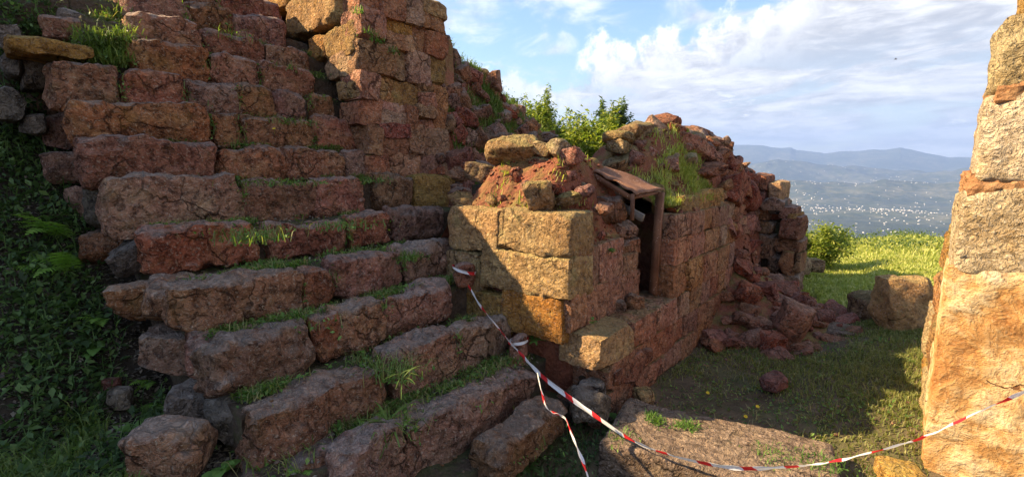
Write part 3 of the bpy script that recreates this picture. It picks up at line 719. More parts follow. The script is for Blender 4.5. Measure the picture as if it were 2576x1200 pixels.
for k in range(130):
    x, y = WR.uniform(-2.75, -1.95), WR.uniform(5.2, 10.); z_ = WR.choice([.06, .08, .11, .15, .2, .26])
    rock('stone', (z_*WR.uniform(.8, 1.4), z_*WR.uniform(.8, 1.3), z_*WR.uniform(.6, .9)), (x, y, float(rwz(np.array([[x]]), np.array([[y]]))[0, 0])), WR.choice([M['rubble'], M['rubble'], M['ashlar'], M['ochrerub']] if y < 7 else [M['rubble'], M['ashlar'], M['brown']]), rw, rot=(WR.uniform(-.6, .6), WR.uniform(-.6, .6), WR.uniform(0, 3)), rnd=.10, low=.18, cuts=9, cutd=.5, hi=.008)
# far stub of the same wall
fw_ = thing('wall_stub', 'dark broken wall end with mossy cap stones beyond the collapse', 'wall', (-1.7, 9.6, 0))
for s, mt in [((1960, 2014, 548, 604), 'brown'), ((1946, 2016, 600, 634), 'brown'), ((1962, 1996, 634, 692), 'ashlar'), ((1996, 2012, 640, 690), 'ashlar'), ((1958, 2008, 690, 726), 'brown'), ((1960, 2006, 722, 775), 'brown'), ((1932, 1968, 458, 510), 'gold'), ((1978, 2006, 536, 552), 'gold'),
          ((1890, 1940, 520, 556), 'brown'), ((1900, 1950, 556, 588), 'brown'), ((1896, 1948, 588, 616), 'brown'), ((1910, 1946, 616, 650), 'brown'), ((1930, 1962, 640, 690), 'brown'), ((1890, 1930, 600, 640), 'dark'), ((1930, 1975, 505, 540), 'dark'), ((1908, 1960, 690, 740), 'brown')]:
    ystone(fw_, 9.35+(.12 if s[0] < 1955 else 0), s, M[mt], depth=.7, rnd=.12, low=.09, cuts=5, cutd=.22, hi=.014, res=.05)

box_part('rubble_fill', (-2.25, 9.62, -.1), (-1.42, 10.3, 1.32), M['soil'], fw_)
box_part('rubble_fill', (-2.3, 9.6, 1.3), (-1.72, 10.2, 1.86), M['redearth'], fw_)
for s, mt in [((1880, 1930, 440, 478), 'rubble'), ((1916, 1972, 500, 530), 'brown'), ((1960, 2004, 520, 552), 'brown'), ((1880, 1924, 478, 520), 'rubble'), ((1972, 2018, 552, 566), 'gold')]:
    ystone(fw_, 9.4, s, M[mt], depth=.6, rnd=.12, low=.1, cuts=6, cutd=.25, hi=.014, res=.05)
# ------------------------------------------------------------------ doorway shelter
def metal_mat():
    m, t = new_mat('rusty_sheet'); v = t.n('ShaderNodeTexCoord').outputs['Object']
    a = t.noise(v, 5., 6., .65); b = t.noise(v, 40., 5., .7); c = t.voro(v, 42.)
    col = t.ramp(a, [(.35, (.12, .05, .028)), (.5, (.185, .085, .048)), (.68, (.25, .125, .072))])
    col = t.mix(t.rng(b, .55, .7, 0., .5), col, (.1, .04, .025))
    col = t.mix(t.math('MULTIPLY', t.rng(c, .22, .14), t.rng(t.noise(v, 6., 3.), .46, .56)), col, (.62, .46, .36))
    finish(t, col, .75, b, .25, .01, .3)
    return m
M['rust'] = metal_mat()
M['plank'] = flat_mat('grey_plank', (.20, .17, .15), .85)
sh = thing('door_shelter', 'rusty metal sheet on steel posts roofing the dark doorway', 'shelter', (-2.05, 4.8, .85))
FLp, FRp = onx(1601, 489, -2.02), onx(1670, 476, -2.02)
BLp, BRp = ony(1486, 423, FLp[1]+.02), ony(1621, 456, FRp[1]-.05)
BLp = BLp+(BLp-FLp)*.62; BRp = BRp+(BRp-FRp)*.9
def sheet():
    n, k = 16, 8; th = .014; v = []
    for lay in (0, 1):
        for i in range(n):
            for j in range(k):
                u, w_ = i/(n-1), j/(k-1)
                p = (FLp*(1-w_)+FRp*w_)*(1-u)+(BLp*(1-w_)+BRp*w_)*u
                z = .012*math.sin(u*7+w_*3)+.010*math.sin(w_*9)+(.015 if j in (0,) else 0)*math.sin(i*1.9)
                v.append(p+np.array([.01*math.sin(w_*8.)*(1-u), 0, z-(th if lay else 0)]))
    a = np.arange(2*n*k).reshape(2, n, k); f = []
    def q(s, fl): 
        z = np.stack([s[:-1, :-1], s[1:, :-1], s[1:, 1:], s[:-1, 1:]], -1).reshape(-1, 4); f.append(z[:, ::-1] if fl else z)
    q(a[0], False); q(a[1], True); q(a[:, 0, :], True); q(a[:, -1, :], False); q(a[:, :, 0], False); q(a[:, :, -1], True)
    return mesh_np('roof_sheet', np.array(v)-np.array(parent_loc(sh)), np.concatenate(f))
obj('roof_sheet', sheet(), M['rust'], sh, parent_loc(sh))
def bar(name, a, b, wx, wy, mat, parent):
    a, b = np.array(a, float), np.array(b, float); d = b-a; d /= np.linalg.norm(d)
    s = np.cross(d, [0, 0, 1.]) if abs(d[2]) < .9 else np.array([1., 0, 0]); s /= np.linalg.norm(s); u = np.cross(s, d)
    c = [(-1, -1), (1, -1), (1, 1), (-1, 1)]
    v = [a+s*wx*i/2+u*wy*j/2 for i, j in c]+[b+s*wx*i/2+u*wy*j/2 for i, j in c]
    v, q = boxm(v); pl = np.array(parent_loc(parent))
    return obj(name, mesh_np(name, v-pl, q, False), mat, parent, pl)
p0, p1 = onx(1658, 484, -2.05), onx(1640, 738, -2.05)
# the angle-iron post: two flanges
bar('post', p0+[0, 0, 0], p1, .07, .010, M['rust'], sh)
bar('post_flange', p0+[.035, .03, 0], p1+[.035, .03, 0], .010, .06, M['rust'], sh)
pl0 = onx(1592, 488, -2.06); bar('post', pl0, pl0-np.array([0, 0, .26]), .04, .012, M['rust'], sh)
bar('side_beam', FLp+np.array([-.04, .01, -.05]), BLp+np.array([0, .01, -.05]), .010, .05, M['rust'], sh)
bar('cross_beam', FLp+np.array([-.05, .02, -.035]), FRp+np.array([-.05, 0, -.035]), .03, .03, M['rust'], sh)
pk = thing('wooden_plank', 'grey weathered plank jutting from the left jamb under the rusty sheet', 'plank', onx(1575, 530, -2.1))
bar('board', ony(1555, 515, 4.55), onx(1618, 549, -2.0), .03, .075, M['plank'], pk)
# passage behind the doorway: roof slab and end wall
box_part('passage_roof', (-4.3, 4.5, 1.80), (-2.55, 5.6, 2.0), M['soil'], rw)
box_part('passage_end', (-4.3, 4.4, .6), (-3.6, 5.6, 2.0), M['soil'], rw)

# ------------------------------------------------------------------ near wall at right, rendered below, big blocks above
def plaster_mat():
    m, t = new_mat('worn_render'); v = t.n('ShaderNodeTexCoord').outputs['Object']
    big = t.noise(v, 2.3, 6., .62, .6); mid = t.noise(v, 9., 7., .65, .5); fine = t.noise(v, 50., 5., .7)
    col = t.ramp(t.math('ADD', t.math('MULTIPLY', big, .7), t.math('MULTIPLY', mid, .3)), [(.36, (.34, .145, .045)), (.45, (.45, .245, .09)), (.52, (.57, .40, .21)), (.62, (.66, .53, .35))])
    col = t.mix(t.rng(fine, .5, .75, 0., .35), col, (.66, .54, .36))
    col = t.mix(t.math('MULTIPLY', t.rng(t.noise(v, 24., 4., .6, .6), .45, .36), .55), col, (.26, .11, .035))
    wv = t.vmath('ADD', v, t.n('ShaderNodeVectorMath', {0: t.n('ShaderNodeTexNoise', {'Vector': v, 'Scale': 3., 'Detail': 5.}).outputs['Color'], 'Scale': .35}, operation='SCALE').outputs[0])
    ck = t.voro(wv, 1.5, 'DISTANCE_TO_EDGE'); crack = t.math('MULTIPLY', t.rng(ck, .007, .002), t.rng(t.noise(v, 1.7, 3.), .47, .55))
    col = t.mix(crack, col, (.16, .07, .03))
    hgt = t.math('SUBTRACT', t.math('ADD', t.math('ADD', t.math('MULTIPLY', big, 1.6), mid), t.math('MULTIPLY', fine, .25)), t.math('MULTIPLY', crack, 1.2))
    finish(t, col, .9, hgt, 1., .04, .2)
    return m
M['render'] = plaster_mat()
near = thing('near_wall', 'tall sunlit yellow wall of big blocks and worn render at the right edge', 'wall', (.9, 4.8, 0))
YN = 4.40
def nblock(x0, x1, z0, z1, mat, jy=0., depth=.5, **k):
    a = dict(rnd=.12, low=.05, cuts=5, cutd=.14, hi=.016, hif=6., res=.03); a.update(k)
    return rock('block', (x1-x0, depth, z1-z0), ((x0+x1)/2, YN+depth/2+jy, (z0+z1)/2), mat, near, **a)
nblock(.27, 1.35, -.15, 1.535, M['render'], 0., rnd=.04, low=.015, cuts=2, cutd=.05, hi=.024, hif=4.2, pit=.6, res=.026)
nblock(.28, 1.30, 1.51, 2.09, M['pale'], -.005, rnd=.07, low=.03, hi=.014, hif=9.)
nblock(.31, 1.30, 2.03, 2.18, M['mortar'], .02, rnd=.1, hi=.022, hif=14., res=.02)
nblock(.33, 1.35, 2.12, 2.68, M['pale'], -.012, rnd=.10, low=.03)
nblock(.39, 1.30, 2.62, 2.74, M['mortar'], .02, rnd=.1, hi=.022, hif=14., res=.02)
nblock(.36, 1.40, 2.69, 3.16, M['yellow'], -.01, rnd=.13, low=.03)
nblock(.47, 1.40, 3.14, 3.6, M['yellow'], 0., rnd=.2)
for (y0, y1, z0, z1, mt) in [(4.92, 5.5, -.1, .45, 'yellow'), (4.92, 5.6, .46, .95, 'gold'), (5.5, 6.3, -.1, .5, 'gold'), (5.6, 6.4, .5, .9, 'yellow'), (4.92, 5.4, .96, 1.4, 'gold'), (5.42, 6.1, .92, 1.28, 'gold'), (4.92, 5.5, 1.41, 1.75, 'yellow'), (5.5, 6.05, 1.29, 1.62, 'gold'), (6.3, 7., -.1, .42, 'yellow')]:
    rock('block', (.42, y1-y0-.015, z1-z0-.012), (.30+.21+HR.uniform(-.03, .03), (y0+y1)/2, (z0+z1)/2), M[mt], near, rnd=.14, low=.07, cuts=5, cutd=.2, hi=.016)
box_part('rubble_fill', (.55, 4.7, -.1), (1.5, 6.4, 1.3), M['mortar'], near)

# ------------------------------------------------------------------ slabs, boulders and the heap of fallen rubble
def slab(name, label, pts, z, th, mat, **k):
    P = [onz(x, y, z) for x, y in pts]; a, b, c, d = P       # near-left, near-right, far-right, far-left
    ctr = (a+b+c+d)/4; ex = ((b-a)+(c-d))/2; ey = ((d-a)+(c-b))/2
    lx, ly = np.linalg.norm(ex), np.linalg.norm(ey); rz = math.atan2(ex[1], ex[0])
    kk = dict(rnd=.2, low=.05, cuts=5, cutd=.14, hi=.012, hif=7.); kk.update(k)
    o = rock(name, (lx, ly, th), ctr-np.array([0, 0, th/2]), mat, None, rot=(0, 0, rz), **kk)
    return tag(o, label, 'slab')
slab('threshold_slab', 'long worn grey slab crossing the corridor entrance behind the barrier tape', [(1490, 1112), (1985, 1222), (2222, 1160), (1600, 998)], .13, .30, M['slab'], seed=905, low=.02, cuts=3, cutd=.05, rnd=.14)
slab('threshold_slab', 'low shaded slab across the corridor beside the fallen red rubble', [(2062, 830), (2225, 850), (2232, 812), (2075, 796)], .10, .2, M['slab'], seed=902)
slab('paving_stone', 'small slab in the sunlit strip at the foot of the near wall', [(2205, 1185), (2330, 1215), (2330, 1165), (2225, 1150)], .2, .12, M['gold'], seed=903)
slab('stepping_slab', 'shaded slab ending at the shadow line beside the upright yellow boulder', [(2205, 890), (2330, 905), (2335, 862), (2235, 858)], .12, .14, M['ochrerub'], seed=904)
for box, z, mt, lab, k in [
    ((2168, 2262, 738, 806), .10, 'ochrerub', 'rounded red-brown boulder half in shadow on the corridor path', {}),
    ((2232, 2338, 704, 842), .10, 'gold', 'upright yellow boulder leaning by the right wall of the corridor', {'depth': .35, 'rnd': .1, 'cuts': 8, 'cutd': .3}),
    ((325, 490, 1085, 1230), .42, 'brown', 'brown angular boulder at the foot of the terrace corner, bottom left', {'depth': .26, 'cuts': 9, 'rnd': .15}),
    ((258, 292, 955, 988), .60, 'rubble', 'small orange-red stone on the dark soil left of the terrace', {}),
    ((272, 318, 980, 1020), .55, 'dark', 'small grey stone on the soil just below the orange-red one', {}),
    ((148, 242, 832, 866), .78, 'dark', 'flat grey stone on the dark bank among leaf litter', {}),
    ((1928, 1984, 948, 976), .05, 'rubble', 'lone red stone lying on the shaded corridor grass', {}),
    ((1575, 1622, 742, 776), .80, 'brown', 'angular brown stone on the doorway sill', {}),
    ((1528, 1572, 752, 782), .80, 'brown', 'small rounded stone on the sill left of the angular one', {}),
    ((1440, 1542, 995, 1062), .10, 'dark', 'grey block in the shade below the golden sill end', {}),
    ((1460, 1520, 965, 1005), .22, 'dark', 'flat grey stone resting behind the leafy rosette', {}),
    ((1600, 1650, 985, 1012), .08, 'gold', 'yellow mossy stone behind the end of the long slab', {}),
    ((1340, 1376, 806, 840), .62, 'dark', 'small grey stone at the shaded foot of the sunlit pier', {}),
    ((1205, 1240, 758, 790), .78, 'rubble', 'little red stone in the weeds between the taped stones', {})]:
    kk = dict(rnd=.3, low=.14, cuts=6, cutd=.34, hi=.014); kk.update(k)
    tag(zrock('boulder' if box[1]-box[0] > 80 else 'loose_stone', box, z, M[mt], **kk), lab, 'stone')
for s in [(1545, 1640, 905, 965)]:     # footing stones below the sill
    xstone(rw, XW-.16 if s[0] < 1500 else XW+.02, s, M['brown'], depth=.35, rnd=.2, low=.12, cuts=6, cutd=.3)

pile = thing('rubble_heap', 'heap of fallen red earth and rocks spilling into the corridor', 'rubble', (-1.3, 7.6, 0))
def pilez(X, Y):
    d = np.hypot((X+2.0)/1.6, (Y-7.75)/1.8)
    z = 1.05*np.clip(1-d, 0, 1)**1.15
    return gh(X, Y)-.06+z+.05*n2(X, Y, 4., 71, 4)*np.clip(1.2-d, 0, 1)
obj('earth_core', grid_mesh(np.linspace(-2.4, -.3, 74), np.linspace(5.8, 9.7, 92), pilez, 'earth_core'), M['redearth'], pile)
PR = random.Random(17)
for k in range(210):
    a = PR.random()*6.28; q = PR.random()**.6
    x = -1.7+1.35*q*math.cos(a); y = 7.6+1.6*q*math.sin(a)
    if x < -1.95: continue
    s = PR.choice([.06, .08, .10, .13, .18, .22, .28])
    z = float(pilez(np.array([x]), np.array([y]))[0])
    rock('rock', (s*PR.uniform(.8, 1.4), s*PR.uniform(.9, 1.5), s*PR.uniform(.5, .9)), (x, y, z+s*.12), M['rubble'], pile, rot=(PR.uniform(-.5, .5), PR.uniform(-.5, .5), PR.uniform(0, 3)), rnd=.08, low=.18, cuts=9, cutd=.5, hi=.007)
tag(ystone(None, 6.5, (1950, 2034, 772, 852), M['rubble'], depth=.34, name='fallen_block', rnd=.16, low=.1, cuts=7, cutd=.3, seed=661, rot=(.2, .3, .4)), 'largest angular red block on the front of the rubble heap', 'block')
tag(ystone(None, 6.3, (1900, 1960, 842, 900), M['rubble'], depth=.28, name='fallen_block', rnd=.2, low=.12, cuts=7, cutd=.3, seed=662, rot=(.2, .1, .9)), 'dark red block at the low front toe of the rubble heap', 'block')

# stones tumbled beside the far bush
for k, (box, lab) in enumerate([((2008, 2062, 618, 655), 'pale brown stone of the small pile by the far bush'), ((2004, 2040, 650, 690), 'sunlit tan stone low in the pile by the far bush'), ((2034, 2074, 652, 682), 'rightmost tan stone of the pile by the far bush')]):
    tag(zrock('far_stone', box, .15, M['ochrerub'], rnd=.25, low=.14, cuts=6, cutd=.3), lab, 'stone')

# ------------------------------------------------------------------ barrier tape
def tape_mat():
    m, t = new_mat('barrier_tape'); uv = t.n('ShaderNodeUVMap').outputs[0]; s = t.n('ShaderNodeSeparateXYZ', {0: uv})
    u = t.math('ADD', s.outputs['X'], t.math('MULTIPLY', s.outputs['Y'], .035))
    f = t.math('FRACT', t.math('DIVIDE', u, .27))
    k = t.rng(f, .31, .30)
    col = t.mix(k, (.80, .80, .83), (.66, .03, .035))
    d = t.n('ShaderNodeBsdfPrincipled', {'Base Color': col, 'Roughness': .38, 'Specular IOR Level': .4}); tl = t.n('ShaderNodeBsdfTranslucent', {'Color': col})
    t.n('ShaderNodeOutputMaterial', {'Surface': t.n('ShaderNodeMixShader', {0: .3, 1: d.outputs[0], 2: tl.outputs[0]}).outputs[0]})
    return m
M['tape'] = tape_mat()
def ribbon(name, pts, wd, twist, parent, seed=0, u0=0.):
    pts = np.array(pts, float); 
    # Catmull-Rom resample
    n = 14; out = []
    P = np.concatenate([[2*pts[0]-pts[1]], pts, [2*pts[-1]-pts[-2]]])
    for i in range(1, len(P)-2):
        for s in range(n):
            t = s/n; a, b, c, d = P[i-1:i+3]
            out.append(.5*((2*b)+(-a+c)*t+(2*a-5*b+4*c-d)*t*t+(-a+3*b-3*c+d)*t**3))
    out.append(pts[-1]); q = np.array(out); L = np.concatenate([[0], np.cumsum(np.linalg.norm(np.diff(q, axis=0), axis=1))])
    tg = np.gradient(q, axis=0); tg /= np.linalg.norm(tg, axis=1)[:, None]
    up = np.array([0, 0, 1.]); s = np.cross(tg, up); s /= np.linalg.norm(s, axis=1)[:, None]+1e-6; u = np.cross(s, tg)
    ph = np.interp(L, np.linspace(0, L[-1], len(twist)), twist)[:, None]
    dirn = u*np.cos(ph)+s*np.sin(ph); nr = np.cross(tg, dirn)
    k = 5; w_ = np.linspace(-.5, .5, k); rows = []
    for j, x in enumerate(w_):
        fold = (.005*np.sin(x*6+L*9)+.004*np.sin(L*37+x*4)*np.sin(L*5.3))[:, None]
        rows.append(q+dirn*wd*x+nr*fold)
    v = np.stack(rows, 1).reshape(-1, 3); m_ = len(q); a = np.arange(m_*k).reshape(m_, k)
    f = np.stack([a[:-1, :-1], a[1:, :-1], a[1:, 1:], a[:-1, 1:]], -1).reshape(-1, 4)
    pl = np.array(parent_loc(parent)); me = mesh_np(name, v-pl, f)
    ul = me.uv_layers.new(name='UVMap'); U = np.repeat(L[:, None]+u0, k, 1).ravel(); Vv = np.tile(w_+.5, m_)
    li = np.zeros(len(me.loops), np.int32); me.loops.foreach_get('vertex_index', li)
    ul.data.foreach_set('uv', np.stack([U[li], Vv[li]], 1).astype(np.float32).ravel())
    return obj(name, me, M['tape'], parent, pl)
def onplan(x, y, A, B):
    """picture point on the vertical plane over plan line A-B"""
    d = ray(x, y); nrm = np.array([-(B[1]-A[1]), B[0]-A[0]]); t_ = (nrm@np.array(A))/(nrm@d[:2]); return CAM+d*t_
S1 = onz(1165, 712, 1.10); S2 = onz(1305, 905, .50)
A2 = (S2[0]+.06, S2[1]-.10)
tape = thing('barrier_tape', 'long red and white barrier tape sagging across the corridor entrance', 'tape', (S2[0], S2[1], .6))
pts = [onplan(x, y, (S1[0]+.05, S1[1]-.1), A2) for x, y in [(1178, 718), (1205, 765), (1250, 820), (1300, 880)]]
pts += [ony(x, y, Y) for x, y, Y in [(1352, 935, 3.09), (1420, 990, 3.08), (1520, 1062, 3.08), (1620, 1120, 3.09), (1730, 1156, 3.12), (1880, 1177, 3.2), (2030, 1170, 3.38), (2160, 1145, 3.58), (2310, 1104, 3.82), (2440, 1045, 4.0), (2580, 985, 4.14), (2700, 925, 4.27), (2800, 880, 4.37)]]
ribbon('ribbon', pts, .038, [.3, .9, .2, -.4, .3, .9, .2, 1.2, .7, 1.0, .4, .2], tape)
loose = thing('loose_tape', 'loose end of barrier tape dangling off the second wrapped stone to the bottom edge', 'tape', (S2[0], S2[1], .4))
C2 = (-1.45, 2.35)
lp = [onplan(x, y, A2, C2) for x, y in [(1352, 938), (1362, 985), (1378, 1028), (1418, 1048), (1432, 1075), (1455, 1135), (1482, 1205), (1500, 1260)]]
ribbon('ribbon', lp, .036, [.2, .6, 1.1, .2, .9, .3], loose, u0=.1)
def wrapped(name, box, z, label, seed):
    o = zrock(name, box, z, M['brown'], rnd=.15, low=.16, cuts=8, cutd=.35, seed=seed, depth=.14); tag(o, label, 'stone')
    return o
ws1 = wrapped('tape_anchor_stone', (1143, 1190, 668, 716), 1.10, 'small red stone wound with barrier tape on a terrace step, upper of two', 81)
ws2 = wrapped('tape_anchor_stone', (1282, 1326, 848, 908), .50, 'red stone wound with a loop of barrier tape, lower of two', 82)
def loop_round(o, frac, tilt, lab):
    d = o.dimensions; bpy.context.view_layer.update(); d = o.dimensions; c = np.array(o.location)
    th = thing('tape_loop', lab, 'tape', c); n = 14
    pts = []
    for i in range(n+1):
        a = i/n*2*math.pi; e = np.array([math.cos(a)*(d[0]/2+.004), math.sin(a)*(d[1]/2+.004)]); rz = o.rotation_euler[2]
        pts.append(c+np.array([e[0]*math.cos(rz)-e[1]*math.sin(rz), e[0]*math.sin(rz)+e[1]*math.cos(rz), d[2]*frac+tilt*math.cos(a)*d[0]]))
    ribbon('ribbon', pts, .03, [.1, .3, .1], th)
loop_round(ws1, .22, -.15, 'band of barrier tape tied round the upper wrapped stone')
loop_round(ws2, .28, .1, 'band of barrier tape tied round the lower wrapped stone')

# ------------------------------------------------------------------ weeds on the treads, in joints and over the ground
def clump(c, n, sp, rng=RNG): return np.asarray(c)+rng.normal(0, 1, (n, 3))*np.array([sp, sp, 0])
bl_, lf_, dry_, lit_ = [], [], [], []
for i in range(1, len(TX)-1):
    x1, x0 = TX[i]-.10, TX[i+1]+.0
    if x0 > x1-.10: x0 = x1-.10
    n = int(4000 if i < 7 else 2200)
    yend = 3.25
    X = RNG.uniform(x0, x1, n*2); Y = RNG.uniform(1.05, yend, n*2)
    k = n2(X, Y, 2.4, 90+i, 3)-.6*sst(TX[i]-.2, TX[i]-.1, X) > RNG.uniform(-.02, .42, n*2); X, Y = X[k], Y[k]
    P = np.stack([X, Y, TZ[i]-.035+.03*(X > TX[i]-.25)], 1)
    h = RNG.random(len(P)) < .72
    dry_.append(blades(P[::7]+[.02, 0, 0], .10, .0028, 1.6)); lit_.append(leaves(np.stack([RNG.uniform(x0, x1+.06, 130), RNG.uniform(1.05, 3.3, 130), np.full(130, TZ[i]+.004)], 1), .030, .4))
    lf_.append(leaves(P[h]+[0, 0, 1]*RNG.uniform(0, .05, (h.sum(), 1)), .036, .7)); bl_.append(blades(P[~h], .085, .0038, 1.2))
# lush patches seen in the photograph: (x, y, tier, number, spread, blade height)
for x, y, i, n, sp, hh in [(640, 590, 5, 260, .09, .13), (640, 455, 6, 260, .12, .08), (920, 440, 6, 500, .12, .11), (700, 298, 8, 350, .10, .10), (740, 285, 8, 240, .10, .10), (560, 470, 5, 200, .15, .08), (700, 440, 6, 400, .2, .07), (850, 560, 5, 250, .15, .08), (660, 560, 4, 300, .1, .1), (930, 905, 2, 320, .10, .11), (960, 1060, 1, 320, .10, .17),
                        (1000, 930, 2, 220, .07, .16), (760, 760, 3, 240, .08, .12), (800, 790, 3, 240, .12, .10), (640, 975, 2, 160, .06, .12), (1030, 640, 4, 200, .06, .10), (700, 1140, 1, 200, .1, .14), (560, 40, 11, 200, .12, .14), (690, 110, 10, 160, .1, .12), (1250, 900, 1, 260, .1, .09), (1160, 960, 1, 260, .14, .06), (1300, 1100, 0, 180, .12, .09), (800, 250, 9, 160, .08, .1), (790, 160, 10, 150, .07, .1)]:
    c = onz(x, y, TZ[i]) if y > 470 else onx(x, y, TX[i]-.15)
    c[2] = TZ[i]-.05
    bl_.append(blades(clump(c, n//3, sp*1.2), hh, .0035, 1.4)); dry_.append(blades(clump(c, n//8, sp*1.2), hh*1.1, .003, 1.5)); lf_.append(leaves(clump(c, n//2, sp*1.2)+RNG.uniform(0, .06, (n//2, 1))*[0, 0, 1], .035, .8))
# leafy growth in vertical joints of the faces
for i, row in ROWS.items():
    for s in row[1:]:
        if RNG.random() < .55 and i > 0:
            c = onx(s[0]-3, (s[2]+s[3])/2+RNG.uniform(-10, 20), TX[i]+.02)
            P = c+RNG.normal(0, 1, (26, 3))*np.array([.02, .02, .07]); lf_.append(leaves(P, .030, 1.)); bl_.append(blades(P[:10], .09, .003, 1.4))
veg('terrace_weeds', lf_, M['weed'], 'low green weeds sprouting on the treads and joints of the stepped terrace', 'weeds')
veg('terrace_straw', dry_, M['drygrass'], 'thin dry straw among the weeds of the terrace steps', 'dry grass')
veg('terrace_litter', lit_, M['litter'], 'dead leaves and bits lying on the terrace steps', 'leaf litter')
veg('terrace_grass', bl_, M['grass'], 'tufts of short grass growing along the terrace steps', 'grass')

# grass and cover on the ground
def scatter(n, x0, x1, y0, y1, zf, mask=None):
    X = RNG.uniform(x0, x1, n); Y = RNG.uniform(y0, y1, n)
    if mask is not None: k = mask(X, Y); X, Y = X[k], Y[k]
    return np.stack([X, Y, zf(X, Y)], 1)
# foreground left bank
P = scatter(60000, -5.0, -2.6, -.6, .80, gh, lambda X, Y: (n2(X, Y, 1.7, 101, 3)+(.52-Y)*1.0-np.clip(-4.2-X, 0, 1)*.8 > RNG.uniform(-.1, .55, len(X))) & (X < -2.7))
k = RNG.random(len(P)) < .5
veg('bank_grass', [blades(P[k], .13, .0042, 1.3)], M['grass'], 'thick dark grass in the bottom left foreground', 'grass')
veg('bank_weeds', [leaves(P[~k]+[0, 0, .03], .034, .6)], M['weed'], 'clover-like leaves among the bottom left grass', 'weeds')
P = scatter(15000, -7.5, -3.2, -.3, 1.0, gh, lambda X, Y: n2(X, Y, 2., 102, 3)+.12 > RNG.uniform(-.1, .5, len(X)))
veg('bank_leaves', [leaves(P+[0, 0, .04], .05, .8), leaves(P[::3]+[0, 0, .10], .065, .9), blades(P[::5], .2, .004, 1.5)], M['darkweed'], 'dark leafy creepers on the shaded bank left of the terrace', 'weeds')
P = scatter(14000, -7.5, -2.9, -.2, 1.0, gh)
veg('leaf_litter', [leaves(P+[0, 0, .012], .035, .35)], M['litter'], 'dead brown leaves strewn on the dark bank', 'leaf litter')
# corridor floor
P = scatter(34000, -1.85, .3, 4.1, 9., gh, lambda X, Y: n2(X, Y, 1.3, 103, 3)+.18*sst(-.5, 0., X)-.12*sst(5.5, 7., Y) > RNG.uniform(-.25, .5, len(X)))
veg('corridor_grass', [blades(P, .05, .004, 1.3), blades(scatter(3500, -.4, .3, 4.25, 8., gh), .045, .0045, 1.4)], M['corridor'], 'short patchy grass on the corridor floor, mostly in shade', 'grass')
Q = scatter(1500, -1.85, .3, 3.9, 9., gh)
veg('corridor_straw', [blades(Q, .07, .003, 1.8), leaves(Q[::2]+[0, 0, .01], .025, .4)], M['drygrass'], 'dry straw lying in the corridor grass', 'dry grass')
P = scatter(5200, -1.85, .3, 3.7, 8., gh, lambda X, Y: n2(X, Y, 1.6, 104, 3) > RNG.uniform(-.2, .5, len(X)))
veg('corridor_weeds', [leaves(P+[0, 0, .02], .035, .6)], M['weed'], 'small leafy weeds scattered through the corridor grass', 'weeds')
P = scatter(3600, -2.6, .2, 2.2, 3.6, gh)
veg('entrance_weeds', [leaves(P+[0, 0, .03], .04, .7), blades(P[::2], .1, .004, 1.2)], M['darkweed'], 'dark weeds in the hollow before the long threshold slab', 'weeds')
P = np.concatenate([clump(onz(x, y, .13), n, sp) for x, y, n, sp in [(1655, 1062, 60, .04), (1730, 1072, 90, .05), (1640, 1048, 50, .03), (1950, 1150, 120, .10), (2060, 1165, 120, .09), (1560, 1100, 60, .05)]])
veg('slab_weeds', [leaves(P, .03, .7), blades(P, .06, .0035, 1.3)], M['weed'], 'small weeds creeping over the long threshold slab', 'weeds')
# sunlit meadow beyond
def mead(X, Y): return ~((X < -1.0) & (Y < 9.6))
P = np.concatenate([scatter(42000, -2.6, 2.4, 9., 14., gh, mead), scatter(36000, -6, 5, 14., 24., gh)])
hgt_ = .08+.05*(n2(P[:, 0], P[:, 1], .8, 105, 3)+.4); 
veg('meadow_grass', [blades(P, np.clip(hgt_, .04, .3)*1.25, .011, 1.0)], M['meadow'], 'bright sunlit meadow grass beyond the corridor', 'grass')
P = scatter(1100, -5, 4, 15., 22., gh, lambda X, Y: n2(X, Y, .6, 106, 3) > .12)
veg('meadow_scrub', [leaves(np.repeat(P, 14, 0)+RNG.normal(0, 1, (len(P)*14, 3))*[.10, .10, .08]+[0, 0, .12], .07, .9)], M['bushdark'], 'dark low scrub along the far rim of the meadow', 'scrub')
# hillside and mound growth
P = scatter(22000, -5.9, -4.6, 4.5, 7.4, hillz, lambda X, Y: (n2(X, Y, 1.3, 107, 3)+.35*np.exp(-((X+5.15)**2+(Y-5.3)**2*.4)*4) > RNG.uniform(.05, .5, len(X))))
Q = scatter(5200, -6.8, -5.65, 4.3, 10., hillz)
H = scatter(5200, -5.75, -4.85, 4.7, 6.2, lambda X, Y: hillz(X, Y)+.10, lambda X, Y: n2(X, Y, 2.2, 121, 2)+.2 > RNG.uniform(-.2, .3, len(X)))
veg('hillside_grass', [blades(P, .10, .004, 1.2), blades(Q, .24, .005, .7), blades(H, .15, .006, 1.5)], M['grass'], 'grass growing on the red rubble hillside and its skyline', 'grass')
veg('hillside_weeds', [leaves(P[::3]+[0, 0, .03], .045, .8), leaves(Q[::4]+RNG.normal(0, 1, (len(Q[::4]), 3))*[.05, .05, .08]+[0, 0, .2], .035, .8)], M['weed'], 'leafy weeds clinging to the red hillside', 'weeds')
P = scatter(9000, -2.75, -1.95, 5.2, 6.75, rwz, lambda X, Y: n2(X, Y, 1.8, 108, 3)+.25-(X < -2.5)*.5 > RNG.uniform(-.1, .5, len(X)))
Q = scatter(900, -3.0, -2.2, 5.1, 7.2, rwz, lambda X, Y: n2(X, Y, 2.2, 109, 3) > 0)
G = scatter(3800, -2.35, -1.93, 5.1, 6.7, lambda X, Y: np.maximum(rwz(X, Y), 1.80), lambda X, Y: n2(X, Y, 2.4, 118, 3) > RNG.uniform(-.5, .3, len(X)))
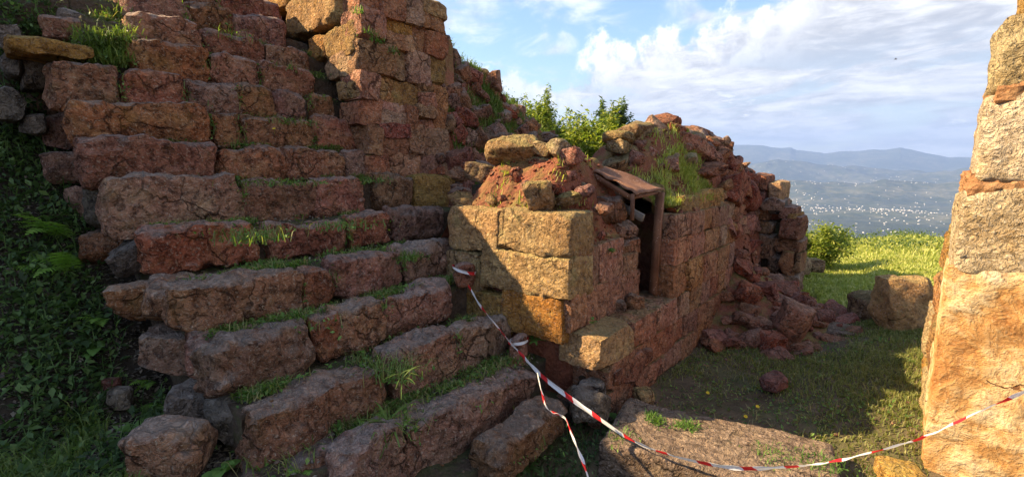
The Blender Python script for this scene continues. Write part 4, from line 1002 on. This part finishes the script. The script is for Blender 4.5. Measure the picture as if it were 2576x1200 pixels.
veg('wall_top_grass', [blades(P, .11, .005, 1.2), blades(Q, .08, .005, 1.2), blades(G, .13, .005, 1.3), leaves(G[::3]+[0, 0, .05], .04, .8)], M['meadow'], 'sunlit yellow-green grass on the ledge of the courtyard wall', 'grass')
P = scatter(700, -3.4, -2.3, 3.5, 4.4, pierz, lambda X, Y: n2(X, Y, 2.2, 110, 3) > .08)
veg('pier_grass', [blades(P, .09, .005, 1.2), leaves(P[::4], .04, .7)], M['meadow'], 'scattered tufts of grass on the red earth of the block pier', 'grass')
P = np.concatenate([onx(x, y, TX[6]-.1)+RNG.normal(0, 1, (30, 3))*[.05, .05, 0] for x, y in [(900, 30), (950, 105), (985, 130), (930, 85)]])
veg('upper_wall_weeds', [leaves(P, .035, .8), blades(P, .07, .003, 1.2)], M['weed'], 'small weeds rooted in the joints of the upper wall', 'weeds')

def pebbles(P, s, seed):
    rng = np.random.default_rng(seed); parts = []
    base = [rock_mesh((1., .8, .6), 700+k, .34, rnd=.2, low=.2, cuts=6, cutd=.4, hi=0) for k in range(5)]
    for p in P:
        v, q = base[rng.integers(5)]; a = rng.uniform(0, 6.28); c, d = math.cos(a), math.sin(a); k = s*rng.uniform(.4, 1.5)
        parts.append((np.stack([v[:, 0]*c-v[:, 1]*d, v[:, 0]*d+v[:, 1]*c, v[:, 2]], 1)*k+p, [q]))
    return parts
PB = [np.stack([RNG.uniform(TX[i+1], TX[i]-.05, 26), RNG.uniform(1.1, 3.3, 26), np.full(26, TZ[i]+.002)], 1) for i in range(0, 10)]
veg('terrace_pebbles', pebbles(np.concatenate(PB), .022, 3), M['brown'], 'small pebbles and crumbs of stone on the terrace steps', 'pebbles')
veg('bank_pebbles', pebbles(scatter(420, -6, -2.9, -.1, .95, gh), .035, 4), M['dark'], 'grey pebbles and clods strewn over the dark bank', 'pebbles')
veg('corridor_pebbles', pebbles(scatter(260, -1.85, .2, 4., 8.6, gh), .025, 5), M['rubble'], 'red stone crumbs scattered on the corridor floor', 'pebbles')
P = scatter(420, -3.6, -2.2, 3.45, 4.6, pierz); Q = scatter(700, -2.8, -1.95, 5.2, 10., rwz)
veg('rubble_grit', pebbles(np.concatenate([P, Q]), .03, 6), M['rubble'], 'loose grit and chips over the red earth of both ruined walls', 'grit')

# ------------------------------------------------------------------ single plants
def frond(L, rng, wd=.30, droop=.55, pairs=13):
    s = np.linspace(0, 1, pairs+2); rach = np.stack([L*s*(1-.12*s), np.zeros_like(s), L*(.55*s-droop*s*s)], 1)
    parts = [tube(rach, np.linspace(.003, .0008, len(s)), 4)]
    vs, fs = [], []; o = 0
    for i in range(1, len(s)-1):
        l = L*wd*math.sin(math.pi*min(1, s[i]*.88+.14))**.8*(1-.35*s[i])
        for sd in (-1, 1):
            b = rach[i]; t = rach[i+1]-rach[i]; t /= np.linalg.norm(t); d = np.array([.35, sd*.93, .02+rng.uniform(-.1, .1)]); n = np.cross(d, t); wv = L/pairs*.42
            vs += [b-t*wv*.6, b+t*wv*.9, b+d*l*.6+t*wv*.75-np.array([0, 0, .05*l]), b+d*l*.6-t*wv*.35-np.array([0, 0, .05*l]), b+d*l-np.array([0, 0, .15*l])]
            fs += [[[o, o+1, o+2, o+3]], [[o+3, o+2, o+4]]]; o += 5
    q = np.array([f[0] for f in fs if len(f[0]) == 4]); tr = np.array([f[0] for f in fs if len(f[0]) == 3])
    parts.append((np.array(vs), [q, tr])); return join(parts)
def fern(loc, n, L, label, seed, dirs=None):
    rng = np.random.default_rng(seed); root = thing('fern', label, 'fern', loc, 'ferns on and around the terrace')
    for k in range(n):
        v, f = frond(L*rng.uniform(.75, 1.15), rng, droop=rng.uniform(.35, .7))
        a = (dirs if dirs is not None else 0)+(rng.uniform(-1., 1.) if dirs is not None else k*6.28/n+rng.uniform(-.4, .4))
        obj('frond', mesh_np('frond', v, f, False), M['fern'], root, loc, (rng.uniform(-.3, .3), rng.uniform(-.5, .1), a))
def gpt(x, y, z0=.5):
    d = ray(x, y); d = d/np.linalg.norm(d); t_ = np.arange(1.5, 14, .01); p = CAM+d*t_[:, None]; k = np.argmax(p[:, 2] < gh(p[:, 0], p[:, 1])); return p[k]
fern(gpt(165, 600), 8, .40, 'bright green fern high on the dark flank of the terrace', 1, -1.2)
fern(gpt(185, 680), 8, .36, 'bright green fern just below the highest one on the dark flank', 2, -1.3)
fern(gpt(262, 805), 5, .22, 'small single fern midway down the dark flank of the terrace', 3, -.9)
fern(gpt(385, 960), 5, .17, 'fern at the terrace foot just left of the second lowest course', 4, -1.)
fern(gpt(398, 1015), 5, .18, 'fern beside broad leaves at the lowest terrace corner', 5, -.8)
fern(onz(905, 885, .80), 3, .13, 'tiny upright fern on a tread in the middle of the terrace', 6)
fern(onz(945, 1075, .50), 5, .16, 'fern inside the long grass tuft on the lower steps', 7)
fern(onz(760, 1185, .45), 4, .14, 'small fern below the big lowest block', 8)
fern(onx(1690, 985, -1.8), 4, .13, 'small fern at the foot of the courtyard wall behind the long slab', 9)
def rosette(loc, n, L, label, seed, name='leafy_plant', mat='weed', wd=.36, group=None):
    rng = np.random.default_rng(seed); root = thing(name, label, 'plant', loc)
    for k in range(n):
        a = k*2.4+rng.uniform(-.3, .3); l = L*rng.uniform(.6, 1.1); e = rng.uniform(.2, 1.1)
        s = np.linspace(0, 1, 6); pr = l*wd*.5*np.sin(math.pi*np.clip(s*.92+.06, 0, 1))**.9; pr[0] = l*.015; pr[-1] = l*.01
        x = l*(math.cos(e)*s+.15*s*s); z = l*(math.sin(e)*s-.45*s*s)
        c = np.stack([x, np.zeros(6), z], 1); v = np.concatenate([c-np.stack([0*s, pr, -.25*pr], 1), c, c+np.stack([0*s, pr, .25*pr], 1)])
        i = np.arange(5)[:, None]; f = np.concatenate([np.hstack([i, i+1, i+7, i+6]), np.hstack([i+6, i+7, i+13, i+12])])
        obj('leaf', mesh_np('leaf', v, f), M[mat], root, np.array(loc)+[rng.normal(0, .012), rng.normal(0, .012), rng.uniform(0, .05)], (0, 0, a))
rosette(gpt(1560, 1070, .1), 20, .15, 'bright leafy rosette plant at the left end of the long slab', 31)
rosette(onz(1345, 862, .62), 14, .10, 'small broad-leaved plant beside the lower wrapped stone', 32)
rosette(gpt(345, 1100), 8, .13, 'heart-leaved plant behind the brown boulder at bottom left', 33, wd=.7)
rosette(gpt(240, 890), 9, .14, 'broad-leaved plant on the dark soil near the terrace flank', 34, wd=.6)
rosette(gpt(175, 775), 6, .12, 'small round-leaved plant up the dark bank', 35, wd=.7)
rosette(onz(560, 1195, .47), 7, .11, 'round-leaved weed at the bottom edge under the lowest block', 36, wd=.6)
rosette(onz(900, 870, .80), 10, .07, 'little leafy weed on the tread left of the tiny fern', 37)
rosette(onx(1490, 815, -2.05), 8, .07, 'pale green weed on the sill in front of the pier side', 38)
rosette(onx(1535, 640, -2.12), 9, .08, 'bright green wall plant hanging on the side of the block pier', 39, wd=.6)
rosette(gpt(1330, 1185, .1), 16, .15, 'dark spiky weed at the bottom edge near the loose tape', 40, mat='darkweed', wd=.16)
rosette(onx(80, 35, -6.5), 14, .24, 'bright broad-leaved plant at the top left corner of the terrace', 41, wd=.45)
rosette(onz(980, 1075, .50), 26, .26, 'long-bladed grass tuft arching over the lower steps', 42, name='grass_tuft', mat='grass', wd=.06)
rosette(onz(1010, 960, .78), 18, .18, 'drooping grass tuft between two middle steps', 43, name='grass_tuft', mat='grass', wd=.06)
# big clump of grass on the upper left courses
P = np.concatenate([onx(RNG.uniform(140, 330), RNG.uniform(45, 95), -6.2)[None]+RNG.normal(0, 1, (26, 3))*[.06, .06, .03] for _ in range(40)]
                   + [onx(RNG.uniform(195, 335), RNG.uniform(82, 165), -5.62)[None]+RNG.normal(0, 1, (24, 3))*[.03, .05, .03] for _ in range(46)] + [onx(RNG.uniform(250, 310), RNG.uniform(140, 165), -5.5)[None]+RNG.normal(0, 1, (24, 3))*[.03, .05, .02] for _ in range(8)])
Q = np.concatenate([onx(RNG.uniform(-20, 135), RNG.uniform(-10, 330), -6.16)[None]+RNG.normal(0, 1, (14, 3))*[.03, .07, .05] for _ in range(90)])
veg('corner_creepers', [leaves(Q, .05, .9), blades(Q[::6], .14, .004, 1.6)], M['darkweed'], 'dark creeping leaves over the top left corner of the terrace', 'weeds')
veg('upper_left_grass', [blades(P, .09, .0045, 1.7), leaves(P[::2], .03, .9)], M['grass'], 'bright hanging grass patch between the upper left courses', 'grass')
rock('earth_bank', (.8, 1.2, 1.0), (-6.62, 1.05, 3.32), M['soil'], stair, rnd=.4, low=.15, hi=.03, res=.06)

def flower(loc, label, s=.012):
    root = thing('yellow_flower', label, 'flower', loc, 'yellow flowers')
    v = []; f = []
    for k in range(8):
        a = k*math.pi/4; o = len(v)
        for (q, w_) in ((.2, -.25), (1., -.3), (1.15, 0), (1., .3), (.2, .25)):
            v.append((s*(q*math.cos(a)-w_*math.sin(a)), s*(q*math.sin(a)+w_*math.cos(a)), s*.25*q))
        f.append([o, o+1, o+2, o+3, o+4])
    obj('petals', mesh_np('petals', np.array(v), np.array(f), False), M['yellowpetal'], root, np.array(loc)+[0, 0, .03], (.5, 0, YAW))
    sv, sf = tube([(0, 0, -.03), (.002, 0, 0), (0, 0, .03)], [.0015]*3, 4); obj('stem', mesh_np('stem', sv, sf), M['grass'], root, loc)
for x, y, p, lab in [(55, 245, gpt(55, 260), 'yellow flower on the dark bank at far left'), (690, 332, onx(690, 332, TX[8]+.05), 'yellow flower in front of a middle terrace course'), (1780, 990, gpt(1780, 995, 0), 'yellow flower in the shaded corridor grass near the wall'), (1905, 1025, gpt(1905, 1030, 0), 'yellow flower in the corridor grass behind the long slab'), (1875, 1050, gpt(1875, 1055, 0), 'yellow flower closest to the edge of the long slab')]:
    flower(p, lab, .022 if x < 100 else .016)

# ------------------------------------------------------------------ bushes and trees behind
def bush(name, label, loc, rx, ry, h, nclump, nleaf, leaf, mat, seed, stems=5, cat='bush', spike=0., low=.15):
    rng = np.random.default_rng(seed); root = thing(name, label, cat, loc)
    tv = []; tips = []
    for k in range(stems):
        a = rng.uniform(0, 6.28); e = np.array([rx*.6*math.cos(a)*rng.uniform(.2, 1), ry*.6*math.sin(a)*rng.uniform(.2, 1), h*rng.uniform(.6, .92)])
        s = np.linspace(0, 1, 6)[:, None]; pts = e*s+np.array([0, 0, .12*h])*np.sin(s*3.1)+rng.normal(0, .02*h, (6, 3))*s
        tv.append(tube(pts, np.linspace(.022*h, .005*h, 6), 5)); tips.append(pts[-1])
        for b in range(3):
            p0 = pts[2+b]; d = rng.normal(0, 1, 3)*[rx, ry, h*.35]*.45; d[2] = abs(d[2])*.6; tv.append(tube([p0, p0+d*.5+[0, 0, .03*h], p0+d], [.008*h, .005*h, .002*h], 4)); tips.append(p0+d)
    v, f = join(tv); obj('trunk', mesh_np('trunk', v, f), M['bark'], root, loc)
    C = []
    for k in range(nclump):
        d = rng.normal(0, 1, 3); d /= np.linalg.norm(d); q = rng.uniform(.45, 1.)
        C.append([d[0]*rx*q, d[1]*ry*q, h*(low+(1-low)*(.5+.5*d[2]*q))*rng.uniform(.85, 1.06)])
    C = np.array(C+tips); parts = []
    P = np.repeat(C, nleaf, 0)+rng.normal(0, 1, (len(C)*nleaf, 3))*np.array([rx, ry, h*.5])*.14
    parts.append(leaves(P, leaf, .7, .38, rng))
    for k in range(int(spike)):       # leafy shoots that rise out of the crown
        a = rng.uniform(0, 6.28); b0 = np.array([rx*.6*math.cos(a), ry*.6*math.sin(a), h*.75]); n = 26; s = np.linspace(0, 1, n)[:, None]
        line = b0+s*np.array([rng.normal(0, .1*rx), rng.normal(0, .1*ry), h*rng.uniform(.3, .5)]); parts.append(leaves(np.repeat(line, 3, 0), leaf*.9, .6, .3, rng))
    v, f = join(parts); obj('crown', mesh_np('crown', v, f, False), M[mat], root, loc)
def at(x, y, dist):      # a point at a given distance along the ground
    d = ray(x, y); return CAM+d*(dist/np.linalg.norm(d[:2]))
def bush_px(name, label, xc, ytop, ybot, wpx, dist, *a, **k):
    p0 = at(xc, ybot, dist); t_ = at(xc, ytop, dist); wd = wpx/F*dist*.82
    bush(name, label, p0, wd/2, wd/2, t_[2]-p0[2], *a, **k)
bush_px('leafy_shrub', 'broad yellow-green shrub filling the gap between pier and rubble heap', 1485, 298, 470, 230, 9.0, 90, 80, .10, 'bush', 201, spike=5)
bush_px('leafy_shrub', 'tall darker shrub with spiky shoots rising above the gap', 1535, 285, 430, 110, 11.5, 34, 60, .12, 'bushdark', 202, spike=9)
bush_px('small_tree', 'feathery light green tree at the foot of the red hillside skyline', 1345, 250, 420, 130, 10.5, 55, 60, .09, 'bush', 203, cat='tree', spike=6)
bush_px('leafy_shrub', 'dark shrub between the feathery tree and the broad shrub', 1400, 310, 420, 90, 12., 30, 60, .11, 'bushdark', 204)
bush_px('leafy_shrub', 'dark bush on the hillside skyline left of the feathery tree', 1295, 250, 330, 70, 9.6, 22, 50, .07, 'bushdark', 205, spike=3)
bush_px('dry_shrub', 'low greyish dry shrub behind the rusty sheet', 1525, 395, 440, 90, 7.5, 24, 40, .035, 'drygrass', 206)
bush_px('round_bush', 'yellow-green bush beyond the broken wall end beside the meadow', 2060, 565, 690, 115, 12.5, 46, 70, .085, 'bush', 207)

# ------------------------------------------------------------------ a bird far off in the sky
bp = CAM+ray(2253, 150)/F*60
bird = thing('bird', 'tiny dark bird flying high right of the big cloud', 'bird', bp)
bv, bf = tube([(-.16, 0, 0), (-.08, 0, .01), (.05, 0, .01), (.14, 0, 0), (.17, 0, 0)], [.006, .03, .04, .025, .004], 6); obj('body', mesh_np('body', bv, bf), M['bird'], bird, bp)
for sd in (-1, 1):
    v = np.array([(-.05, 0, .02), (.07, 0, .02), (.06, sd*.18, .11), (-.03, sd*.2, .11), (-.02, sd*.38, .05), (-.05, sd*.36, .05)])
    v = np.concatenate([v, v+[0, 0, -.006]])
    obj('wing', mesh_np('wing', v, [np.array([[0, 1, 2, 3], [3, 2, 4, 5], [6, 9, 8, 7], [9, 11, 10, 8], [1, 7, 8, 2], [0, 3, 9, 6]])], False), M['bird'], bird, bp)
